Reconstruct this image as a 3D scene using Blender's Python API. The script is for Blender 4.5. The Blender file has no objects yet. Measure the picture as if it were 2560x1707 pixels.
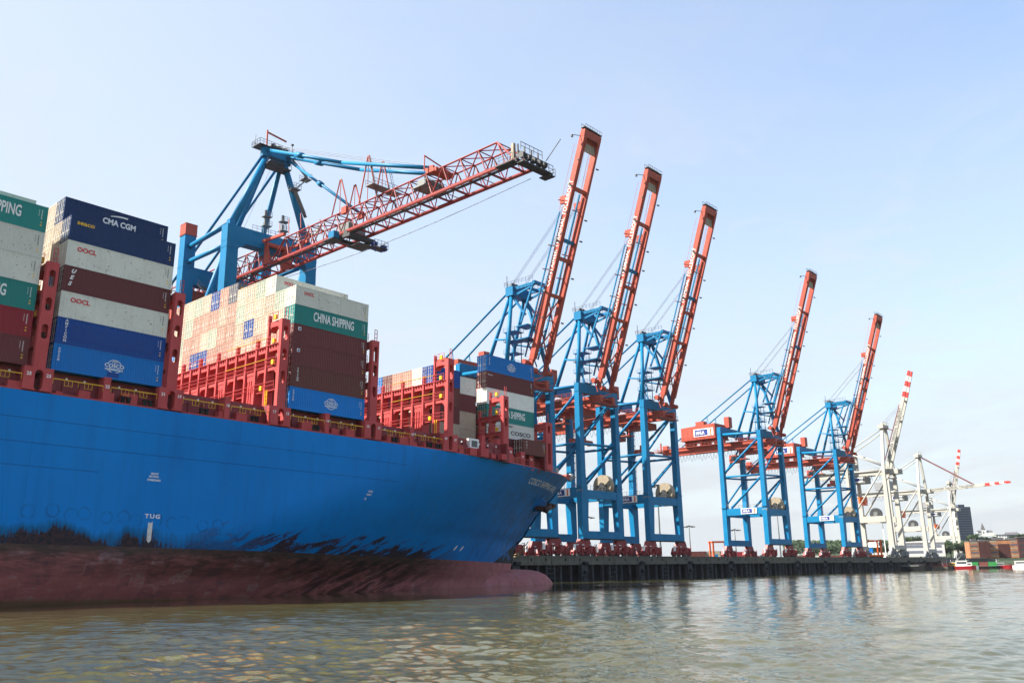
import bpy, bmesh, math, random
import numpy as np
from mathutils import Matrix, Vector
R = math.radians
random.seed(7)
S = bpy.context.scene
C = S.collection
# ------------------------------------------------------------------ camera
YAW, PIT, ROL, FPX, CAMZ = 42.612, 14.322, -0.908, 2246.82, 2.594
def cam_matrix():
    y, p, r = R(YAW), R(PIT), R(ROL)
    f = Vector((math.cos(y)*math.cos(p), math.sin(y)*math.cos(p), math.sin(p)))
    rt = Vector((math.sin(y), -math.cos(y), 0)); up = rt.cross(f)
    r2 = rt*math.cos(r)+up*math.sin(r); u2 = -rt*math.sin(r)+up*math.cos(r)
    m = Matrix.Identity(4)
    for i in range(3):
        m[i][0] = r2[i]; m[i][1] = u2[i]; m[i][2] = -f[i]
    m[0][3], m[1][3], m[2][3] = 0, 0, CAMZ
    return m
cd = bpy.data.cameras.new('camera'); cam = bpy.data.objects.new('camera', cd); C.objects.link(cam)
cd.sensor_width = 36; cd.lens = 36*FPX/2560; cd.clip_start = 0.1; cd.clip_end = 20000
cam.matrix_world = cam_matrix(); S.camera = cam
# ------------------------------------------------------------------ light
SUN_EL, SUN_AZ = 43.5, 137.0      # azimuth of the direction TO the sun, degrees from +X towards +Y
SKY_STRENGTH, SUN_STRENGTH, EXPOSURE = 0.13, 5.0, 1.42
w = bpy.data.worlds.new('World'); S.world = w; w.use_nodes = True
nt = w.node_tree; nt.nodes.clear()
sky = nt.nodes.new('ShaderNodeTexSky'); sky.sky_type = 'NISHITA'; sky.sun_disc = False
sky.sun_elevation = R(SUN_EL); sky.sun_rotation = R(90-SUN_AZ)
sky.altitude = 0; sky.air_density = 1.0; sky.dust_density = 1.2; sky.ozone_density = 1.6
tc = nt.nodes.new('ShaderNodeTexCoord')
# thin cirrus veil: two scales of noise on the flattened sky direction
sep = nt.nodes.new('ShaderNodeSeparateXYZ'); nt.links.new(tc.outputs['Generated'], sep.inputs[0])
def wmath(op, a, b=None, clamp=False):
    n = nt.nodes.new('ShaderNodeMath'); n.operation = op; n.use_clamp = clamp
    for i, v in enumerate((a, b)):
        if v is None: continue
        if isinstance(v, (int, float)): n.inputs[i].default_value = v
        else: nt.links.new(v, n.inputs[i])
    return n.outputs[0]
zc = wmath('MAXIMUM', sep.outputs[2], 0.04)
zc2 = wmath('ADD', zc, 0.12)
cx = wmath('DIVIDE', sep.outputs[0], zc2); cy = wmath('DIVIDE', sep.outputs[1], zc2)
comb = nt.nodes.new('ShaderNodeCombineXYZ'); nt.links.new(cx, comb.inputs[0]); nt.links.new(cy, comb.inputs[1])
nz = nt.nodes.new('ShaderNodeTexNoise'); nz.inputs['Scale'].default_value = 0.9; nz.inputs['Detail'].default_value = 7; nz.inputs['Roughness'].default_value = 0.62; nz.inputs['Distortion'].default_value = 0.6
nt.links.new(comb.outputs[0], nz.inputs['Vector'])
def wramp(v, a, b, lo, hi):
    n = nt.nodes.new('ShaderNodeMapRange'); nt.links.new(v, n.inputs[0]); n.inputs[1].default_value = a; n.inputs[2].default_value = b; n.inputs[3].default_value = lo; n.inputs[4].default_value = hi
    return n.outputs[0]
# moist summer air: whiter low down and on the sunward (left) side, bluer away from the sun
side = wmath('ADD', wmath('MULTIPLY', sep.outputs[0], -.62), wmath('MULTIPLY', sep.outputs[1], .62))
veil = wmath('ADD', wramp(sep.outputs[2], 0., .62, 1.0, .52), wmath('MULTIPLY', wramp(side, -.55, .45, -.42, .16), wramp(sep.outputs[2], .05, .4, 0., 1.)))
veil = wmath('ADD', veil, wramp(nz.outputs[0], .38, .72, -.10, .16), True)
mix = nt.nodes.new('ShaderNodeMixRGB'); nt.links.new(veil, mix.inputs[0]); nt.links.new(sky.outputs[0], mix.inputs[1])
mix.inputs[2].default_value = (2.20, 2.36, 2.50, 1)
wisp = nt.nodes.new('ShaderNodeTexNoise'); wisp.inputs['Scale'].default_value = 3.4; wisp.inputs['Detail'].default_value = 9; wisp.inputs['Roughness'].default_value = 0.66; wisp.inputs['Distortion'].default_value = 1.1
nt.links.new(comb.outputs[0], wisp.inputs['Vector'])
wf = wmath('MULTIPLY', wramp(wisp.outputs[0], .52, .74, 0, .75), wramp(sep.outputs[2], .06, .5, 1., .15), True)
mix2 = nt.nodes.new('ShaderNodeMixRGB'); nt.links.new(wf, mix2.inputs[0]); nt.links.new(mix.outputs[0], mix2.inputs[1]); mix2.inputs[2].default_value = (2.42, 2.48, 2.53, 1)
mix = mix2
bg = nt.nodes.new('ShaderNodeBackground'); bg.inputs[1].default_value = SKY_STRENGTH
nt.links.new(mix.outputs[0], bg.inputs[0])
wo = nt.nodes.new('ShaderNodeOutputWorld'); nt.links.new(bg.outputs[0], wo.inputs[0])
sd = bpy.data.lights.new('sun', 'SUN'); sun = bpy.data.objects.new('sun', sd); C.objects.link(sun)
sd.energy = SUN_STRENGTH; sd.angle = R(0.53); sd.color = (1.0, 0.93, 0.82)
sv = Vector((math.cos(R(SUN_AZ))*math.cos(R(SUN_EL)), math.sin(R(SUN_AZ))*math.cos(R(SUN_EL)), math.sin(R(SUN_EL))))
sun.rotation_euler = sv.to_track_quat('Z', 'Y').to_euler(); sun.location = sv*500
S.view_settings.view_transform = 'Standard'; S.view_settings.look = 'None'
S.view_settings.gamma = 1; S.view_settings.exposure = EXPOSURE
try: S.view_settings.use_curve_mapping = False
except Exception: pass
S.cycles.max_bounces = 6; S.cycles.diffuse_bounces = 3; S.cycles.glossy_bounces = 3
S.cycles.caustics_reflective = False; S.cycles.caustics_refractive = False
# ------------------------------------------------------------------ helpers
class MB:
    """collects shapes; build() links them as ONE mesh object"""
    def __init__(s): s.v = []; s.f = []; s.m = []; s.cur = 0; s.prim = []
    def add(s, vs, fs):
        o = len(s.v); s.prim.append((o, len(s.f))); s.v.extend([tuple(p) for p in vs])
        for f in fs: s.f.append([i+o for i in f]); s.m.append(s.cur)
        return s
    def bx(s, x0, x1, y0, y1, z0, z1):
        return s.add([(x0,y0,z0),(x1,y0,z0),(x1,y1,z0),(x0,y1,z0),(x0,y0,z1),(x1,y0,z1),(x1,y1,z1),(x0,y1,z1)],
                     [(0,3,2,1),(4,5,6,7),(0,1,5,4),(1,2,6,5),(2,3,7,6),(3,0,4,7)])
    def hexa(s, bot, top):
        return s.add(list(bot)+list(top), [(0,3,2,1),(4,5,6,7),(0,1,5,4),(1,2,6,5),(2,3,7,6),(3,0,4,7)])
    def beam(s, p, q, a, b=None, up=(0,0,1)):
        """rectangular bar from p to q: a wide (sideways), b high"""
        b = a if b is None else b
        p, q, up = Vector(p), Vector(q), Vector(up)
        d = (q-p).normalized()
        if abs(d.dot(up)) > .98: up = Vector((0,1,0)) if abs(d.y) < .9 else Vector((1,0,0))
        sd_ = d.cross(up).normalized(); u = sd_.cross(d)
        c = [(-a/2,-b/2),(a/2,-b/2),(a/2,b/2),(-a/2,b/2)]
        return s.hexa([p+sd_*i+u*j for i, j in c], [q+sd_*i+u*j for i, j in c])
    def tube(s, p, q, r, n=8, r2=None, cap=True):
        p, q = Vector(p), Vector(q); d = (q-p).normalized(); r2 = r if r2 is None else r2
        u = d.cross(Vector((0,0,1)) if abs(d.z) < .95 else Vector((1,0,0))).normalized(); v = d.cross(u)
        vs = []; fs = []
        for k in range(n):
            a = 2*math.pi*k/n; e = u*math.cos(a)+v*math.sin(a)
            vs.append(p+e*r); vs.append(q+e*r2)
        for k in range(n):
            j = (k+1) % n; fs.append((2*k, 2*k+1, 2*j+1, 2*j))
        if cap: fs.append([2*k for k in range(n)]); fs.append([2*k+1 for k in range(n)][::-1])
        return s.add(vs, fs)
    def path(s, pts, r, n=5):
        for a, b in zip(pts, pts[1:]): s.tube(a, b, r, n, cap=False)
        return s
    def prism(s, poly, fn, t0, t1):
        """poly: 2-D outline; fn(u,v,t) -> point"""
        n = len(poly); vs = [fn(u, v, t0) for u, v in poly]+[fn(u, v, t1) for u, v in poly]
        fs = [list(range(n))[::-1], list(range(n, 2*n))]+[(i, (i+1) % n, n+(i+1) % n, n+i) for i in range(n)]
        return s.add(vs, fs)
    def grid(s, rows, close=False):
        n = len(rows[0]); vs = [p for r_ in rows for p in r_]; fs = []
        for i in range(len(rows)-1):
            for j in range(n-1 if not close else n):
                k = (j+1) % n; fs.append((i*n+j, i*n+k, (i+1)*n+k, (i+1)*n+j))
        return s.add(vs, fs)
    def dome(s, c, r, a0, a1, nu=8, nv=14, ax='z', sq=(1,1,1)):
        rows = []
        for i in range(nu+1):
            t = a0+(a1-a0)*i/nu; row = []
            for j in range(nv):
                p = 2*math.pi*j/nv
                row.append((c[0]+r*sq[0]*math.cos(t)*math.cos(p), c[1]+r*sq[1]*math.cos(t)*math.sin(p), c[2]+r*sq[2]*math.sin(t)))
            rows.append(row)
        return s.grid(rows, True)
    def rail(s, pts, h=1.05, step=1.6, r=.03, mid=True):
        for a, b in zip(pts, pts[1:]):
            a, b = Vector(a), Vector(b); L = (b-a).length; n = max(1, round(L/step))
            for k in range(n+1):
                p = a+(b-a)*k/n; s.beam(p, p+Vector((0,0,h)), 2*r)
            s.beam(a+Vector((0,0,h)), b+Vector((0,0,h)), 2*r)
            if mid: s.beam(a+Vector((0,0,h*.5)), b+Vector((0,0,h*.5)), 1.6*r)
        return s
    def mesh(s, name, mats, smooth=False):
        me = bpy.data.meshes.new(name); me.from_pydata(s.v, [], s.f)
        for m in (mats if isinstance(mats, (list, tuple)) else [mats]): me.materials.append(m)
        if any(s.m): me.polygons.foreach_set('material_index', s.m)
        if smooth: me.polygons.foreach_set('use_smooth', [True]*len(me.polygons))
        me.update(); return me
    def pieces(s):
        """far-apart pieces become objects of their own (same name, Blender's suffix)"""
        n = len(s.prim)
        if n < 2 or n > 900: return [s]
        V = np.array(s.v); ends = [p[0] for p in s.prim[1:]]+[len(s.v)]; fe = [p[1] for p in s.prim[1:]]+[len(s.f)]
        lo = np.array([V[p[0]:e].min(0) for p, e in zip(s.prim, ends)]); hi = np.array([V[p[0]:e].max(0) for p, e in zip(s.prim, ends)])
        size = (hi-lo).max(1); gap = np.maximum(0, np.maximum(lo[:, None]-hi[None], lo[None]-hi[:, None]))
        near = np.sqrt((gap**2).sum(2)) <= np.maximum(.02, .45*np.maximum(size[:, None], size[None]))
        lab = -np.ones(n, int); k = 0
        for i in range(n):
            if lab[i] >= 0: continue
            todo = [i]; lab[i] = k
            while todo:
                j = todo.pop()
                for q in np.nonzero(near[j] & (lab < 0))[0]: lab[q] = k; todo.append(q)
            k += 1
        if k == 1 or k > 100: return [s]
        out = []
        for c in range(k):
            m = MB(); m.cur = 0
            for i in np.nonzero(lab == c)[0]:
                a, e = s.prim[i][0], ends[i]; o = len(m.v); m.v += s.v[a:e]
                for f, mi in zip(s.f[s.prim[i][1]:fe[i]], s.m[s.prim[i][1]:fe[i]]): m.f.append([x-a+o for x in f]); m.m.append(mi)
            out.append(m)
        return out
    def build(s, name, mats, parent=None, smooth=False):
        obs = [link(name, p.mesh(name, mats, smooth), parent) for p in (s.pieces() if parent is not None else [s])]
        obs[0].parent = parent; s.obs = obs
        return obs[0]
def link(name, me, parent=None):
    o = bpy.data.objects.new(name, me); C.objects.link(o)
    if parent is not None: o.parent = parent
    return o
def tag(o, label=None, cat=None, group=None, kind=None):
    if label: o['label'] = label
    if cat: o['category'] = cat
    if group: o['group'] = group
    if kind: o['kind'] = kind
    return o
def thing(name, label, cat, loc=(0,0,0), rz=0, group=None):
    o = bpy.data.objects.new(name, None); C.objects.link(o); o.empty_display_size = .5
    o.location = loc; o.rotation_euler = (0,0,rz); return tag(o, label, cat, group)
KIDS = {}
def kids(o): return [c for c in C.objects if c.parent == o]
def copy_tree(o, parent=None, table=None):
    if table is None:
        table = {}
        for c in C.objects:
            if c.parent: table.setdefault(c.parent.name, []).append(c)
    c = o.copy(); C.objects.link(c); c.parent = parent
    for ch in table.get(o.name, []): copy_tree(ch, c, table)
    return c
# ---- materials
def rgb(r, g, b):
    f = lambda c: ((c/255)/12.92 if c/255 <= .04045 else ((c/255+.055)/1.055)**2.4)
    return (f(r), f(g), f(b), 1)
class NT:
    def __init__(s, name):
        s.mat = bpy.data.materials.new(name); s.mat.use_nodes = True; s.t = s.mat.node_tree; s.t.nodes.clear()
        s.out = s.n('ShaderNodeOutputMaterial'); s.b = s.n('ShaderNodeBsdfPrincipled'); s.l(s.b.outputs[0], s.out.inputs[0])
        s.tc = s.n('ShaderNodeTexCoord')
    def n(s, t): return s.t.nodes.new(t)
    def l(s, a, b): s.t.links.new(a, b)
    def put(s, sock, v):
        if isinstance(v, (int, float)): sock.default_value = v
        elif isinstance(v, tuple): sock.default_value = v
        else: s.l(v, sock)
    def math(s, op, a, b=0., c=None, clamp=False):
        n = s.n('ShaderNodeMath'); n.operation = op; n.use_clamp = clamp
        s.put(n.inputs[0], a); s.put(n.inputs[1], b)
        if c is not None: s.put(n.inputs[2], c)
        return n.outputs[0]
    def noise(s, vec, scale, detail=4, rough=.55, dist=0.):
        n = s.n('ShaderNodeTexNoise'); n.inputs['Scale'].default_value = scale; n.inputs['Detail'].default_value = detail
        n.inputs['Roughness'].default_value = rough; n.inputs['Distortion'].default_value = dist; s.l(vec, n.inputs['Vector']); return n.outputs[0]
    def stretch(s, vec, sc, loc=(0,0,0)):
        n = s.n('ShaderNodeMapping'); n.inputs['Scale'].default_value = sc; n.inputs['Location'].default_value = loc; s.l(vec, n.inputs[0]); return n.outputs[0]
    def ramp(s, v, a, b, lo=0., hi=1.):
        n = s.n('ShaderNodeMapRange'); s.put(n.inputs[0], v); n.inputs[1].default_value = a; n.inputs[2].default_value = b
        n.inputs[3].default_value = lo; n.inputs[4].default_value = hi; return n.outputs[0]
    def mix(s, f, a, b, mode='MIX'):
        n = s.n('ShaderNodeMixRGB'); n.blend_type = mode; s.put(n.inputs[0], f); s.put(n.inputs[1], a); s.put(n.inputs[2], b); return n.outputs[0]
    def xyz(s, vec):
        n = s.n('ShaderNodeSeparateXYZ'); s.l(vec, n.inputs[0]); return n.outputs
    def bump(s, h, strength=.3, dist=.1):
        n = s.n('ShaderNodeBump'); n.inputs['Strength'].default_value = strength; n.inputs['Distance'].default_value = dist
        s.l(h, n.inputs['Height']); s.l(n.outputs[0], s.b.inputs['Normal'])
    def fin(s, col, rough=.5, metal=0., spec=.5):
        s.put(s.b.inputs['Base Color'], col); s.put(s.b.inputs['Roughness'], rough); s.b.inputs['Metallic'].default_value = metal
        s.b.inputs['Specular IOR Level'].default_value = spec; return s.mat
def painted(name, col, rough=.45, wear=.25, rust=.0, scale=1., rustcol=(.10,.045,.02,1), streak=True, spec=.4):
    """painted steel: tone drift, vertical grime streaks, optional rust blotches"""
    t = NT(name); o = t.tc.outputs['Object']
    n1 = t.noise(o, .35*scale, 5, .6); n2 = t.noise(t.stretch(o, (2.2*scale, 2.2*scale, .16*scale)), 1., 4, .6)
    dark = tuple(c*.62 for c in col[:3])+(1,); light = tuple(min(1, c*1.12+.012) for c in col[:3])+(1,)
    c = t.mix(t.ramp(n1, .3, .7), light, dark) if wear > 0 else col
    c = t.mix(wear, col, c)
    if streak: c = t.mix(t.math('MULTIPLY', t.ramp(n2, .5, .78), wear*.9), c, tuple(x*.45+.004 for x in col[:3])+(1,))
    if rust > 0:
        n3 = t.noise(o, 1.3*scale, 8, .7, .4)
        c = t.mix(t.ramp(n3, .72-rust*.25, .76-rust*.2), c, rustcol)
    return t.fin(c, t.ramp(n1, .2, .8, rough-.08, rough+.12), 0, spec)
def plain(name, col, rough=.6, spec=.3, metal=0., vary=.15, scale=1.):
    t = NT(name); n = t.noise(t.tc.outputs['Object'], scale, 4)
    return t.fin(t.mix(t.ramp(n, .3, .7), tuple(c*(1-vary) for c in col[:3])+(1,), tuple(min(1, c*(1+vary)) for c in col[:3])+(1,)), rough, metal, spec)
M = {}
M['crane_blue'] = painted('crane_blue_paint', (.001,.165,.35,1), .45, .35, .04, spec=.15)
M['crane_red'] = painted('crane_red_paint', (.40,.082,.055,1), .5, .35, .06, spec=.12)
M['truss_red'] = painted('truss_red_paint', (.27,.036,.034,1), .5, .25, spec=.15)
M['bogie_red'] = painted('bogie_red_paint', (.27,.022,.022,1), .5, .5, .12)
M['deck_red'] = painted('deck_red_paint', (.50,.078,.078,1), .55, .35, .05, spec=.12)
M['hatch_red'] = painted('hatch_red_paint', (.24,.030,.036,1), .55, .4, .1)
M['yellow'] = plain('safety_yellow', (.80,.44,.015,1), .5)
M['white'] = plain('white_paint', (.78,.78,.76,1), .5, vary=.06)
M['white_crane'] = painted('pale_grey_paint', (.40,.39,.35,1), .5, .2)
M['black'] = plain('black_rubber', (.012,.012,.013,1), .7)
M['dark'] = plain('dark_steel', (.04,.042,.045,1), .55)
M['galv'] = plain('galvanised_steel', (.15,.16,.155,1), .5, .4, .2)
M['cable'] = plain('steel_cable', (.33,.36,.40,1), .5, .4, .2)
M['cable_dark'] = plain('dark_cable', (.10,.10,.11,1), .6)
M['glass'] = plain('window_glass', (.02,.03,.04,1), .08, .6)
M['navy'] = plain('sign_navy', (.015,.035,.20,1), .5)
M['orange'] = plain('sign_orange', (.75,.12,.02,1), .5)
M['drum'] = plain('cable_drum_tan', (.30,.25,.18,1), .6)
M['grey'] = plain('grey_steel', (.22,.23,.24,1), .5)
# ---- lettering: the built-in font turned into thin solid meshes
_txt = {}
def text_mesh(s, size=1., ext=.01, bold=.0, align='CENTER', width=None, spacing=1., shear=0., linesp=1.):
    key = (s, size, ext, bold, align, width, spacing, shear, linesp)
    if key in _txt: return _txt[key]
    cu = bpy.data.curves.new('lettering', 'FONT'); cu.body = s; cu.size = size; cu.extrude = ext; cu.offset = bold
    cu.align_x = align; cu.align_y = 'CENTER'; cu.space_character = spacing; cu.shear = shear; cu.resolution_u = 3; cu.space_line = linesp
    ob = bpy.data.objects.new('lettering', cu); C.objects.link(ob)
    dg = bpy.context.evaluated_depsgraph_get(); dg.update()
    me = bpy.data.meshes.new_from_object(ob.evaluated_get(dg)); me.name = 'lettering'
    bpy.data.objects.remove(ob); bpy.data.curves.remove(cu)
    if width:
        xs = [v.co.x for v in me.vertices]; k = width/(max(xs)-min(xs))
        for v in me.vertices: v.co.x *= k
    me.materials.clear(); _txt[key] = me; return me
def letter(name, s, size, mat, parent, loc, rot=(R(90),0,0), **k):
    me = text_mesh(s, size, **k).copy(); me.materials.clear(); me.materials.append(mat)
    o = link(name, me, parent); o.location = loc; o.rotation_euler = rot; return o
# ================================================================== THE SHIP
SX, SY = 35.0, 121.7                 # ship frame: x along the ship towards the bow, y to port, z up from the keel line
TRIM = R(1.2)
XO = -.62                            # the trim turns about the deck, not the keel
M_SHIP = Matrix.Translation((SX+XO, SY, 0)) @ Matrix.Rotation(TRIM, 4, 'Y') @ Matrix.Translation((-SX, -SY, 0))
ship = thing('container_ship', 'huge blue and red container ship moored along the quay with its bow to the right', 'ship', (SX+XO, SY, 0))
ship.rotation_euler = (0, TRIM, 0)
def sp(mb, name, mats, parent=None, smooth=False):
    o = mb.build(name, mats, parent or ship, smooth)
    if parent is None:
        for q in mb.obs: q.location = (-SX, -SY, 0)
    return o
HB = 24.2
def lerp_tab(tab, z):
    if z <= tab[0][0]: return tab[0][1]
    for (a, p), (b, q) in zip(tab, tab[1:]):
        if z <= b: return p+(q-p)*(z-a)/(b-a)
    return tab[-1][1]
STEM = [(-3, 130.6), (4.6, 131.2), (6.4, 131.7), (9.8, 132.9), (11.3, 134.9), (14.1, 137.4), (16.3, 139.6), (19.7, 144.2), (23.7, 149.4)]
def deck_z(x): return 21.2 if x < 96 else 21.2+2.4*((x-96)/53.4)**1.7
def hull_b(x, z):
    xs = lerp_tab(STEM, z)
    if x >= xs: return 0.
    s = max(0, min(1, (z-3)/20.0))
    xp = 38+52*s**.75; p = 1.42+.68*s**1.2
    t = (xs-x)/(xs-xp)
    b = HB*(1-(1-t)**p) if t < 1 else HB
    if z < 5.2:                                  # turn of the bilge, stronger towards the bow
        k = max(0, min(1, (x-10)/110)); b -= (5.2-z)**1.7*.10*(1+1.6*k)*min(1, b/HB*1.1)
    return max(0.02, b)
def hull_y(x, z): return SY-hull_b(x, z)
NU, NV = 150, 44
rows_s = []
for j in range(NV+1):
    v = (j/NV)**.95; zst = -2.5+v*(23.7+2.5); xs = lerp_tab(STEM, zst); row = []
    for i in range(NU+1):
        u = i/NU; x = -160+(xs+160)*(1-(1-u)**2.1)
        z = -2.5+v*(deck_z(x)+2.5)
        b = hull_b(x, z) if i < NU else 0.0
        row.append((x, b, z))
    rows_s.append(row)
h = MB()
h.grid([[(x, SY-b, z) for x, b, z in r_] for r_ in rows_s])
h.grid([[(x, SY+b, z) for x, b, z in reversed(r_)] for r_ in rows_s])
# bulbous bow: a lathe along x, flattened
prof = []
for i in range(27):
    t = (i/26)**.8; x = 100+42.4*t
    if t < .72: r = .35+.65*math.sin(t/.72*math.pi/2)
    else: r = math.sqrt(max(0, 1-((t-.72)/.28)**5))
    prof.append((x, max(.01, r)))
h.grid([[(x, SY+4.1*r*math.cos(a), 1.15+3.85*r*math.sin(a)) for a in [2*math.pi*k/28 for k in range(28)]] for x, r in prof], True)
def hull_material():
    t = NT('hull_paint'); o = t.tc.outputs['Object']; X, Y, Z = t.xyz(o)[:]
    big = t.noise(o, .09, 5, .6); fine = t.noise(o, .6, 5, .6)
    st = t.noise(t.stretch(o, (1.0, 1.0, .09)), .9, 5, .62)
    # grey sheen of the bow flare put into the colour, broken into streaks
    sheen_n = t.noise(t.stretch(t.stretch(o, (1, 1, 1)), (.55, .55, .12)), 1.2, 5, .6, .3)
    blue = t.mix(t.ramp(big, .3, .7), (.0, .215, .62, 1), (.0, .185, .55, 1))
    blue = t.mix(t.math('MULTIPLY', t.ramp(st, .48, .75), .28), blue, (.004, .075, .24, 1))
    bowm = t.ramp(X, 104, 138)
    blue = t.mix(t.math('MULTIPLY', t.math('MULTIPLY', bowm, t.ramp(sheen_n, .36, .62)), .85), blue, (.034, .055, .08, 1))
    green = t.mix(t.math('MULTIPLY', t.math('MULTIPLY', t.ramp(X, 70, 96), t.ramp(fine, .55, .8)), .45), blue, (.02, .105, .15, 1))
    blue = green
    # plate seams
    for zz, xe in ((18.42, 84), (15.98, 83), (13.62, 41)):
        d = t.math('ABSOLUTE', t.math('SUBTRACT', Z, zz)); m = t.math('MULTIPLY', t.math('LESS_THAN', d, .055), t.math('LESS_THAN', X, xe))
        blue = t.mix(t.math('MULTIPLY', m, .5), blue, (.0, .04, .15, 1))
    for k in range(9):
        d = t.math('ABSOLUTE', t.math('SUBTRACT', X, 34+11.7*k)); blue = t.mix(t.math('MULTIPLY', t.math('LESS_THAN', d, .03), .22), blue, (0, .04, .14, 1))
    # scraped band above the boot topping: rust with hanging edges (amidships), slanted scuffs towards the bow
    # scraped belt: broad scrape zones with ragged tops, broken up by hanging rust runs of several widths
    lump = t.noise(t.stretch(o, (.21, .01, .09), (3.7, 0, 0)), 1., 2, .5); blk = t.noise(t.stretch(o, (.9, .01, .30)), 1., 5, .7)
    run = t.noise(t.stretch(o, (3.2, .01, .13)), 1., 5, .7); spk = t.noise(o, 2.6, 6, .75)
    val = t.math('ADD', t.math('ADD', t.math('MULTIPLY', lump, 1.15), t.math('MULTIPLY', blk, .42)), t.math('ADD', t.math('MULTIPLY', run, .42), t.math('MULTIPLY', spk, .2)))
    fallz = t.math('POWER', t.math('MAXIMUM', t.math('MULTIPLY', t.math('SUBTRACT', Z, 5.9), .40), 0.), 2.4)
    val = t.math('SUBTRACT', val, t.math('MULTIPLY', fallz, .38))
    mid = t.math('MULTIPLY', t.ramp(X, 60, 46), t.ramp(val, .95, 1.07))
    val2 = t.ramp(val, .78, .97)
    cb_ = t.n('ShaderNodeCombineXYZ')
    t.put(cb_.inputs[0], t.math('ADD', t.math('MULTIPLY', X, .095), t.math('MULTIPLY', Z, .13))); t.put(cb_.inputs[1], t.math('SUBTRACT', t.math('MULTIPLY', Z, .62), t.math('MULTIPLY', X, .26)))
    sl = t.noise(cb_.outputs[0], 1.35, 6, .66, .35)
    up = t.math('MULTIPLY', t.math('MAXIMUM', t.math('SUBTRACT', Z, 6.3), 0.), .07)
    band = t.math('MULTIPLY', t.ramp(X, 50, 64), t.ramp(X, 108, 96))
    slm = t.math('MULTIPLY', band, t.ramp(t.math('SUBTRACT', t.math('ADD', sl, t.math('MULTIPLY', t.math('SUBTRACT', spk, .5), .22)), up), .415, .475))
    rustc = t.mix(t.ramp(t.noise(o, 2.4, 6, .7), .35, .7), (.009, .007, .006, 1), (.085, .030, .012, 1))
    blue = t.mix(t.math('MULTIPLY', t.math('MULTIPLY', val2, t.ramp(X, 60, 46)), .7), blue, (.004, .075, .13, 1))
    blue = t.mix(t.math('MULTIPLY', t.ramp(mid, .25, .8), .92), blue, rustc)
    blue = t.mix(t.math('MULTIPLY', slm, .95), blue, rustc)
    # faint tug tyre rings
    for k in range(12):
        cx_ = 34.5+1.85*k+(.5 if k % 3 else 0); cz_ = 9.15-.06*k+(.25 if k % 2 else 0)
        dd = t.math('ADD', t.math('MULTIPLY', t.math('SUBTRACT', spk, .5), .5), t.math('SQRT', t.math('ADD', t.math('POWER', t.math('SUBTRACT', X, cx_), 2.), t.math('POWER', t.math('SUBTRACT', Z, cz_), 2.))))
        rg = t.ramp(t.math('ABSOLUTE', t.math('SUBTRACT', dd, .62)), .02, .16, .5, 0)
        blue = t.mix(t.math('MULTIPLY', rg, t.ramp(fine, .4, .6)), blue, (.003, .06, .16, 1))
    # red bottom paint with patches
    vor = t.n('ShaderNodeTexVoronoi'); vor.inputs['Scale'].default_value = 1.; vor.distance = 'CHEBYCHEV'; t.l(t.stretch(o, (.55, .01, .75)), vor.inputs['Vector'])
    vc = t.xyz(vor.outputs['Color'])[0]
    n3 = t.noise(t.stretch(o, (.35, .35, 1.6)), 1.3, 8, .72, .25); n5 = t.noise(t.stretch(o, (2.2, 2.2, .3)), 1., 6, .7)
    pv = t.math('ADD', t.math('MULTIPLY', vc, .22), t.math('ADD', t.math('MULTIPLY', n3, .55), t.math('MULTIPLY', n5, .28)))
    red = t.mix(t.ramp(pv, .38, .56), (.25, .085, .088, 1), (.36, .115, .105, 1))
    red = t.mix(t.ramp(pv, .58, .70, 0, .75), red, (.38, .26, .28, 1))
    red = t.mix(t.ramp(pv, .44, .34, 0, .6), red, (.12, .075, .085, 1))
    red = t.mix(t.math('MULTIPLY', t.ramp(X, 74, 104), .6), red, t.mix(t.ramp(n5, .4, .65), (.44, .17, .165, 1), (.32, .135, .145, 1)))
    red = t.mix(t.math('MULTIPLY', t.math('MULTIPLY', t.ramp(Z, 2.6, 5.2), t.ramp(n3, .68, .42)), t.ramp(X, 116, 96, 0, .95)), red, (.055, .036, .032, 1))
    red = t.mix(t.math('MULTIPLY', t.ramp(Z, 4.6, 5.7), t.ramp(X, 110, 90, 0, .8)), red, (.06, .045, .036, 1))
    red = t.mix(t.ramp(t.math('ADD', Z, t.math('MULTIPLY', n3, -.8)), .35, -.1, 0, .7), red, (.12, .10, .04, 1))
    scum = t.math('MULTIPLY', t.ramp(Z, 5.9, 4.9, 0, 1), t.math('MULTIPLY', t.math('MULTIPLY', t.ramp(X, 58, 74), t.ramp(X, 108, 92)), t.ramp(sl, .42, .56)))
    red = t.mix(t.math('MULTIPLY', scum, .8), red, (.012, .010, .008, 1))
    seam = t.math('LESS_THAN', t.math('ABSOLUTE', t.math('SUBTRACT', t.math('FRACT', t.math('MULTIPLY', X, .31)), .5)), .012)
    red = t.mix(t.math('MULTIPLY', seam, t.ramp(X, 60, 80, 0, .5)), red, (.05, .02, .02, 1))
    n4 = t.noise(o, .8, 7, .7)
    red = t.mix(t.math('MULTIPLY', t.ramp(X, 112, 132), t.ramp(n4, .52, .66)), red, (.27, .10, .045, 1))
    pl = t.math('GREATER_THAN', t.math('ADD', Z, t.math('MULTIPLY', t.math('SUBTRACT', fine, .5), .10)), t.ramp(X, 30, 131, 5.95, 6.05))
    col = t.mix(pl, red, blue)
    # black scuffed wedge at the forefoot
    wedge = t.math('MULTIPLY', t.math('MULTIPLY', pl, t.math('GREATER_THAN', X, t.math('ADD', 122.5, t.math('MULTIPLY', t.math('SUBTRACT', Z, 6.), 2.6)))), t.math('LESS_THAN', Z, t.math('ADD', 9.6, fine)))
    col = t.mix(t.math('MULTIPLY', wedge, t.ramp(fine, .3, .5)), col, (.010, .013, .014, 1))
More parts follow.
